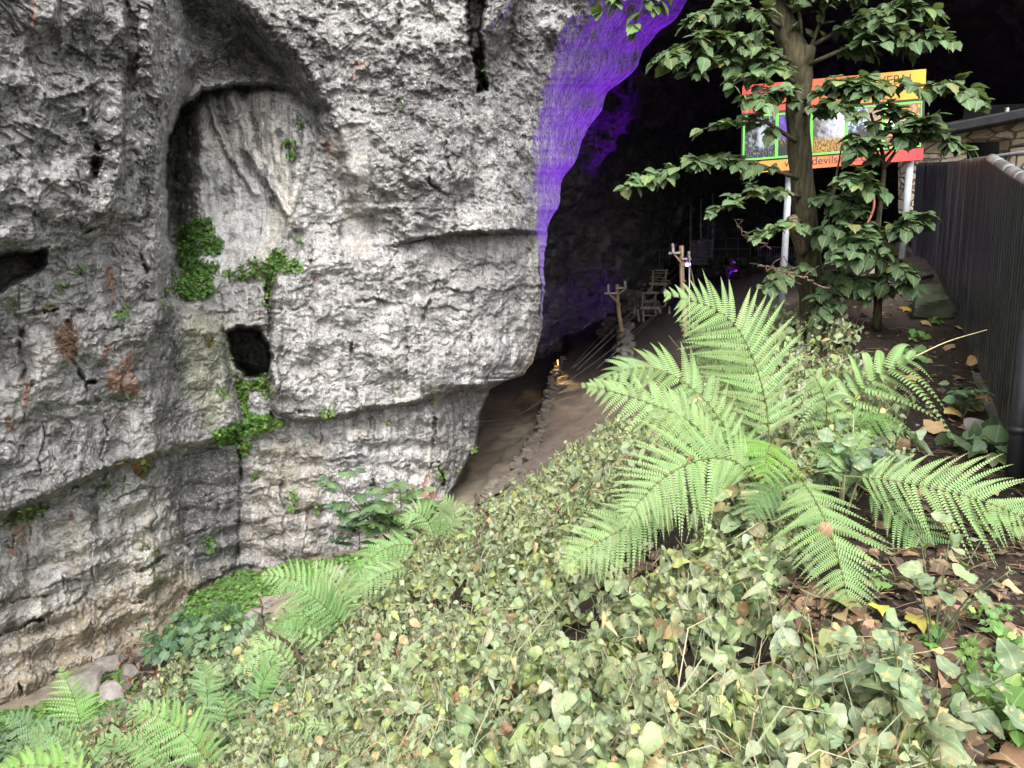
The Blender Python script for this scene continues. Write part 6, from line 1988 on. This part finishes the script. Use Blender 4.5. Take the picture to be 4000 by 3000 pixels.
IV = [(50, (.055, .14, .022)), (30, (.085, .20, .035)), (12, (.13, .25, .04))]
tuft('ivy_patch', [(760, 930, 62), (830, 960, 40), (740, 1010, 55), (720, 1080, 60), (770, 1110, 60), (690, 1130, 50), (810, 1060, 40), (650, 1160, 30), (800, 890, 40)], .052, 105, IV, 'largest green leafy patch hanging under the left buttress', 'leafy patch', 'leafy patches on the cliff')
tuft('ivy_patch', [(900, 1080, 22), (950, 1070, 28), (1010, 1050, 34), (1070, 1040, 34), (1110, 1040, 34), (1160, 1040, 28), (1060, 1090, 26), (1055, 1140, 20), (1045, 1190, 16), (1090, 1000, 26)], .05, 90, IV + [(10, (.16, .2, .03))], 'green leafy strip along the ledge above the small cave', 'leafy patch', 'leafy patches on the cliff')
tuft('ivy_patch', [(935, 1420, 30), (960, 1450, 36), (1000, 1480, 40), (960, 1500, 34), (1040, 1480, 26), (1050, 1520, 24), (950, 1540, 30), (960, 1590, 22), (920, 1390, 16)], .055, 80, [(50, (.07, .17, .02)), (30, (.10, .17, .03)), (20, (.2, .22, .04))], 'yellowish green bush growing in the mouth of the small cave', 'leafy patch', 'leafy patches on the cliff')
tuft('ivy_patch', [(860, 1700, 30), (900, 1690, 36), (950, 1660, 44), (1000, 1650, 36), (1050, 1640, 28), (1100, 1636, 16), (950, 1740, 26), (960, 1620, 26)], .052, 105, [(50, (.075, .20, .02)), (30, (.085, .2, .03)), (8, (.2, .26, .04))], 'vivid green patch below the small cave, spreading along a crack', 'leafy patch', 'leafy patches on the cliff')
tuft('ivy_patch', [(1885, 270, 16), (1888, 310, 18), (1884, 345, 14)], .08, 60, IV, 'dark green plants in the bottom of the tall cleft', 'leafy patch', 'leafy patches on the cliff')
tuft('ivy_patch', [(30, 2015, 22), (80, 2000, 24), (130, 1980, 22), (170, 1965, 16)], .07, 60, [(40, (.045, .09, .02)), (20, (.10, .16, .03))], 'feathery green fringe under the lowest lip at the left edge', 'leafy patch', 'leafy patches on the cliff', tpls=LNG)
FT_ = [leaf_tpl(.13, .35, .1), leaf_tpl(.11, .5, .1)]
GT = 'small tufts on the cliff'
for (u, v, r, lab, kind) in [(1138, 560, 24, 'green tuft on the white streaked wall of the alcove, upper one', 0), (1142, 605, 18, 'green tuft hanging just beneath the upper alcove tuft', 0), (1185, 480, 16, 'little green strip under the right end of the alcove arch', 0),
        (1185, 950, 14, 'small bright tuft right of the alcove on the pale wall', 0), (310, 1070, 20, 'fern tuft beside the dark hollow at the left', 1), (240, 1125, 20, 'hanging tuft on the ledge below the dark hollow', 1), (195, 1190, 22, 'drooping brownish green tuft at far left ledge', 1),
        (50, 1195, 14, 'tiny tuft near the left edge on the pale rock', 1), (470, 1225, 20, 'dark green tuft between the rust streaks', 0), (500, 1195, 10, 'pale little tuft above the rust streaks', 1), (500, 1555, 18, 'strap-leaved tuft under the largest rust patch', 1),
        (870, 1525, 18, 'round cushion left of the bush in the small cave', 0), (815, 1320, 18, 'reddish green tuft left of the small cave', 0), (485, 1780, 12, 'small tuft on the lip left of the reddish plant', 1), (405, 1890, 26, 'fern tuft under the lip, left of a twin', 1), (480, 1885, 18, 'fern tuft under the lip, right-hand twin', 1),
        (810, 2120, 26, 'bright green cushion in the middle of the dark slab', 0), (585, 2145, 24, 'strap-leaved plant on the lower wall, upper one of three', 1), (640, 2190, 26, 'strap-leaved plant on the lower wall, right one of three', 1), (600, 2225, 26, 'strap-leaved plant on the lower wall, lowest of three', 1),
        (1150, 1930, 22, 'trailing bright green plant on the banded lower wall', 0), (1150, 1970, 18, 'lower end of the trailing green plants on the banded wall', 0), (1240, 1975, 18, 'small tuft right of the trailing plant on the banded wall', 0), (995, 1855, 16, 'thin green strip near the top of the banded wall', 0),
        (1280, 1600, 24, 'upright tuft on the ledge at the foot of the pale buttress', 0), (1680, 1505, 16, 'tuft on the lip of the pale buttress, right of the crack', 1), (1555, 1520, 12, 'small tuft on the pale buttress lip left of its neighbour', 1), (1420, 1585, 12, 'tiny plant below the smooth grey panel of the buttress', 1),
        (1515, 1640, 12, 'small yellow green plant on the ribbed lower wall', 0), (1690, 1560, 14, 'plant tucked under the buttress lip', 0), (1880, 1755, 18, 'green tuft at the foot of the ribbed wall beside the gully', 0), (1720, 1845, 24, 'dark leafy plant at the base of the ribbed wall', 0), (1780, 1820, 14, 'small green plant next to the dark leafy base plant', 0),
        (1560, 1405, 8, 'speck of green on the middle of the pale buttress', 1), (1740, 1270, 10, 'small plant on the short ledge of the buttress', 1), (1750, 1100, 10, 'small plant high on the buttress below the long crack', 1), (1630, 940, 14, 'green tuft in the long crack at the left', 1), (1710, 925, 10, 'green tuft in the long crack right of the other', 1),
        (1870, 490, 14, 'fern tuft below the tall cleft', 1), (1865, 540, 10, 'lower small fern tuft below the tall cleft', 1), (1580, 412, 12, 'green tuft among the black stained crags', 1), (1740, 70, 14, 'tuft on a knob near the top edge', 1), (670, 310, 12, 'little tuft inside the left cleft', 1),
        (490, 565, 10, 'tiny tuft on the left buttress face', 1), (475, 715, 10, 'tiny tuft low on the left buttress face', 1), (1180, 960 + 760, 8, 'small plant on the tan ledge', 0)]:
    pl_ = GREEN if kind == 0 else [(50, (.05, .11, .02)), (30, (.075, .15, .03)), (15, (.11, .14, .03))]
    if 'reddish' in lab or 'brownish' in lab: pl_ = [(3, (.13, .10, .03)), (2, (.07, .12, .03)), (2, (.2, .09, .03))]
    tuft('rock_plant', [(u, v, r)], .085 if kind else .06, 34 if kind else 40, pl_, lab, 'rock plant', GT, tpls=FT_ if kind else SMALL, strap=bool(kind))
tuft('rock_plant', [(555, 1795, 24), (560, 1820, 26), (540, 1830, 20)], .08, 26, [(3, (.19, .085, .035)), (2, (.09, .12, .03)), (2, (.2, .14, .04))], 'reddish bushy plant on the lip above the lower wall', 'rock plant', GT)

def twiggy(name, pts, r, label, nb=8, bl=.25, mat=M_TWIG, cat='twig', leaves=0, pale=None):
    b = Vector(pts[0])
    root = empty(name, b, label, cat)
    C = catmull(pts, 26)
    C = C + .012 * rng.normal(size=C.shape)
    mb = MB(); mb.tube(list(C), list(np.linspace(r, r * .45, 26)), 7)
    mb.build('stem', mat, root, smooth=True)
    m2 = MB(); pos = []
    for k in range(nb):
        i = rng.integers(8, 25)
        d = nrm(rng.normal(size=3) + np.array([0, 0, .6])) * bl * rng.uniform(.4, 1)
        S = [C[i], C[i] + d * .5 + .04 * rng.normal(size=3), C[i] + d]
        m2.tube(S, [r * .5, r * .38, r * .2], 5)
        pos += [S[2]] * (leaves // max(1, nb))
    m2.build('side_twigs', mat, root, smooth=True)
    if leaves:
        n = len(pos)
        V, T, U, Cc = scatter([leaf_tpl(.3, .9, .6), leaf_tpl(.35, 1.1, -.5)], np.array(pos) + .05 * rng.normal(size=(n, 3)), rng.normal(size=(n, 3)) + [0, 0, -1], rng.normal(size=(n, 3)), rng.uniform(.03, .075, n), pal(n, [(3, (.09, .045, .03)), (2, (.14, .08, .05))], .2))
        raw_mesh('dead_leaves', V, None, T, M_DEAD, root, col=Cc, uv=U)
    return root
twiggy('bare_branch', [P(1180, 2610, 5.6), P(1130, 2520, 5.5), P(1060, 2480, 5.4), P(1030, 2440, 5.4), P(1020, 2380, 5.4), P(1010, 2330, 5.4)], .016, 'crooked bare brown branch in front of the bushy fern clump', 5, .16, cat='branch')
twiggy('bare_branch', [P(1885, 2270, 6.3), P(1880, 2180, 6.3), P(1865, 2110, 6.3), P(1895, 2050, 6.3), P(1905, 1985, 6.3)], .014, 'thin upright brown branch standing out of the cover near the path', 6, .16, cat='branch')
twiggy('dead_shrub', [P(600, 2750, 8.2), P(580, 2690, 8.1), P(560, 2640, 8.0), P(530, 2590, 8.0)], .02, 'dead brown shrub with withered leaves beside the flat stone', 26, .38, cat='shrub', leaves=190)
twiggy('dead_shrub', [P(520, 3020, 5.0), P(490, 2950, 5.0), P(480, 2880, 5.0), P(470, 2830, 5.0)], .012, 'withered dark stalk between the lower left ferns', 14, .2, cat='shrub', leaves=50)
twiggy('dead_shrub', [P(800, 3050, 5.0), P(700, 2990, 4.95), P(640, 2940, 4.9), P(600, 2900, 4.9)], .014, 'dark bent twigs at the bottom edge left of the large pale frond', 14, .25, cat='shrub')
twiggy('bare_branch', [P(3240, 1140, 7.0), P(3130, 1080, 6.9), P(3040, 1050, 6.9), P(2960, 1040, 6.9)], .012, 'dry brown twigs reaching left from the tree foot', 10, .3, cat='branch')
twiggy('bare_branch', [P(3020, 975, 7.2), P(2960, 940, 7.1), P(2910, 905, 7.0), P(2880, 885, 7.0)], .008, 'thin bare twig left of the trunk below the sign', 6, .2, cat='branch')
twiggy('dry_stem', [P(3090, 2360, 2.9), P(3200, 2540, 2.75), P(3330, 2700, 2.6), P(3480, 2830, 2.5)], .009, 'long brown stem lying across the wilted leaves at lower right', 5, .15, cat='stem')
a = P(3570, 1395, 4.4)
o = MB().tube(catmull([a, P(3700, 1335, 4.35), P(3855, 1288, 4.3)], 14), list(np.linspace(.005, .002, 14)), 5).build('dry_stem', mat_plain('straw', (.42, .38, .2), .7, .1), rel=a, smooth=True)
tag(o, 'single straw coloured stem pointing right from the right fern', 'stem')
a = P(2680, 1390, 5.5)
o = MB().tube(catmull([a, P(2640, 1345, 5.5), P(2612, 1310, 5.5)], 8), list(np.linspace(.006, .003, 8)), 5).build('dry_stem', M_TWIG, rel=a, smooth=True)
tag(o, 'short dry stem with a seed head left of the tall fern', 'stem')
nst = []
m = MB()
for k in range(240):
    u, v = 330 / 1.659 + 38 * rng.normal() * .6, 1000 + 0
    p, n_ = cliff_pt(258 + 14 * rng.normal(), 1335 + 26 * rng.normal())
    d = rng.normal(size=3) * np.array([1, .4, 1.2]); d = nrm(d) * .10
    q = p + n_ * .03
    m.tube([q - d, q + .02 * rng.normal(size=3), q + d], .004, 4, cap=False)
c_, _ = cliff_pt(258, 1335)
o = m.build('nest', mat_plain('nest_twigs', (.13, .075, .05), .9, .3), rel=c_, smooth=True)
tag(o, 'brown bundle of twigs stuffed in a vertical cleft at left', 'nest')

# ---- fallen leaves ---------------------------------------------------------
MAPLE = [lobed_tpl(15, w=.55, curl=.25, fold=.2, teeth=.05, lobes=.34), lobed_tpl(15, w=.6, curl=.5, fold=-.2, teeth=.05, lobes=.30), lobed_tpl(12, w=.4, curl=.6, fold=.5, teeth=.04)]
SOIL = [(3250, 1190), (3560, 1130), (3700, 1260), (3860, 1560), (3990, 1900), (4100, 2300), (4100, 3100), (3700, 3100), (3560, 2850), (3300, 2650), (3020, 2420), (3000, 2300), (3250, 2250), (3400, 2000), (3480, 1700), (3400, 1450), (3330, 1300)]
def litter(name, poly, n, smin, smax, palette, label, seed, lift=.015, flat=.35):
    r2 = np.random.default_rng(seed)
    pl = np.array(poly, float); lo, hi = pl.min(0), pl.max(0)
    u, v = r2.uniform(lo[0], hi[0], n), r2.uniform(lo[1], hi[1], n)
    k = inside(u, v, poly)
    p, ok = ray_ground(u[k], v[k]); p = p[ok]
    m = len(p)
    p[:, 2] += lift * (.5 + r2.random(m))
    f = r2.normal(size=(m, 3)) * np.array([1, 1, .25]); nm = np.stack([flat * r2.normal(size=m), flat * r2.normal(size=m), np.ones(m)], -1)
    V, T, U, Cc = scatter(MAPLE + [leaf_tpl(.34, .5, .4)], p, f, nm, r2.uniform(smin, smax, m), np.clip(pal(m, palette, .25), .006, .6))
    o = raw_mesh(name, V, None, T, M_DEAD, col=Cc, uv=U)
    return tag(o, label, 'leaf litter', kind='stuff')
BROWN = [(40, (.055, .03, .02)), (25, (.10, .06, .038)), (15, (.16, .10, .06)), (8, (.035, .018, .014)), (5, (.3, .22, .1)), (3, (.12, .14, .05))]
litter('leaf_litter', SOIL, 1100, .03, .10, BROWN, 'brown rotting leaves scattered over the dark soil', 21)
litter('leaf_litter', [(2950, 2250), (3350, 2400), (3650, 2560), (3950, 2750), (3900, 3100), (3600, 3100), (3300, 2760), (3050, 2560)], 900, .06, .15, BROWN + [(10, (.22, .13, .08))], 'thick brown maple leaf litter at lower right', 22, .03, .5)
litter('leaf_litter', [(2440, 2200), (2760, 2200), (2780, 2340), (2640, 2400), (2460, 2340)], 300, .05, .12, BROWN, 'brown leaves in the hollow under the lower fern', 23, .03, .5)
def crumbs():
    m = MB(); r2 = np.random.default_rng(31)
    pl = np.array(SOIL, float); lo, hi = pl.min(0), pl.max(0)
    u, v = r2.uniform(lo[0], hi[0], 2600), r2.uniform(lo[1], hi[1], 2600)
    k = inside(u, v, SOIL)
    p, ok = ray_ground(u[k], v[k]); p = p[ok]
    for i, q in enumerate(p):
        if i % 3 == 0:
            d = nrm(r2.normal(size=3) * np.array([1, 1, .15])) * r2.uniform(.02, .09)
            m.tube([q - d + [0, 0, .012], q + [0, 0, .016], q + d + [0, 0, .012]], r2.uniform(.0012, .0028), 4, c=(.16, .10, .06) if i % 2 else (.07, .045, .03))
        else:
            s = r2.uniform(.008, .035)
            V, Q = bm_stone(r2, s, s, s * .7, 3)
            m.add(V + q, q=Q, c=(.05, .036, .027) if i % 5 else (.17, .15, .12))
    return m
mt = NT('soil_crumb'); M_CRUMB = mt.out(mt.bsdf(mt.attr('Col'), .9, None, .2))
o = crumbs().build('soil_crumbs', M_CRUMB)
tag(o, 'soil crumbs, grit and bits of twig on the dark soil', 'soil crumbs', kind='stuff')

YEL, STR, RED = (.52, .34, .025), (.42, .31, .13), (.33, .10, .045)
for (u, v, s, c_, k, lab) in [(3685, 1637, .17, (.48, .33, .10), 2, 'long ochre leaf on bare soil near the fence'), (3700, 1700, .19, (.40, .27, .13), 0, 'broad tan maple leaf below the long ochre leaf'), (3640, 2620, .2, (.55, .40, .16), 0, 'largest yellow maple leaf on the brown litter'),
        (3720, 2780, .15, (.48, .42, .18), 0, 'pale yellow maple leaf partly under spotted leaves'), (3830, 2830, .12, YEL, 0, 'vivid yellow leaf near the bottom right herbs'), (3425, 2570, .12, (.6, .36, .02), 1, 'golden curled leaf in the middle of the litter'),
        (3430, 2400, .10, (.40, .38, .05), 0, 'yellow green leaf under the hanging frond tip'), (3570, 2440, .12, (.42, .36, .06), 0, 'yellow blotched leaf right of the hanging frond tip'), (3460, 2520, .2, (.36, .24, .14), 1, 'big crumpled tan leaf across the litter'),
        (3330, 2580, .17, (.075, .035, .035), 2, 'dark purplish curled leaf at the litter edge'), (3560, 2460, .16, (.12, .065, .045), 1, 'dark brown maple leaf behind the yellow blotched leaf'), (3700, 2600, .26, (.085, .05, .036), 0, 'large dark flat leaf right of the largest yellow leaf'),
        (3545, 1215, .12, YEL, 1, 'small yellow leaf near the boulders'), (3420, 1240, .13, (.34, .34, .06), 0, 'yellow green leaf on soil left of the boulders'), (3600, 1262, .12, (.36, .24, .09), 1, 'tan leaf below the boulders'), (3730, 1290, .12, (.36, .36, .10), 1, 'pale green curled leaf by the fence'),
        (3735, 1360, .13, (.24, .15, .08), 1, 'brown leaf on bare soil by the fence'), (3820, 1410, .14, (.33, .17, .07), 2, 'orange brown leaf leaning on the fence foot'), (3860, 1510, .10, (.55, .36, .02), 2, 'bright yellow leaf at the fence foot'), (3840, 1560, .13, (.16, .08, .04), 1, 'crumpled brown leaf at the fence foot'),
        (3550, 1480, .11, (.40, .27, .10), 1, 'tan leaf under the right fern pinnae'), (3660, 1480, .09, (.36, .22, .12), 1, 'small tan leaf on soil, right of the tan fern leaf')]:
    p = Vector(gpos(u, v))
    tv_, tt_, tu_ = MAPLE[k]
    V, T, U, Cc = scatter([MAPLE[k]], np.array([tuple(p + Vector((0, 0, .035)))]), np.array([[rng.normal(), rng.normal(), .1]]), np.array([[.1 * rng.normal(), -.35, 1.0]]), np.array([s]), np.array([c_]))
    o = raw_mesh('fallen_leaf', V, None, T, M_DEAD, col=Cc, uv=U, rel=p)
    tag(o, lab, 'leaf', 'fallen leaves on the soil')
for (u, v, Y, s, c_, k, lab) in [(2690, 1778, 3.5, .08, (.26, .17, .10), 2, 'pale dead leaf resting on the broad low fern'), (3240, 2045, 3.12, .08, (.22, .13, .08), 2, 'brown folded leaf lying on the hanging frond')]:
    p = P(u, v, Y)
    V, T, U, Cc = scatter([MAPLE[k]], np.array([tuple(p)]), np.array([[rng.normal(), rng.normal() * .3, -.3]]), np.array([[.1, -.7, .8]]), np.array([s]), np.array([c_]))
    o = raw_mesh('fallen_leaf', V, None, T, M_DEAD, col=Cc, uv=U, rel=p)
    tag(o, lab, 'leaf', 'fallen leaves caught on the ferns')
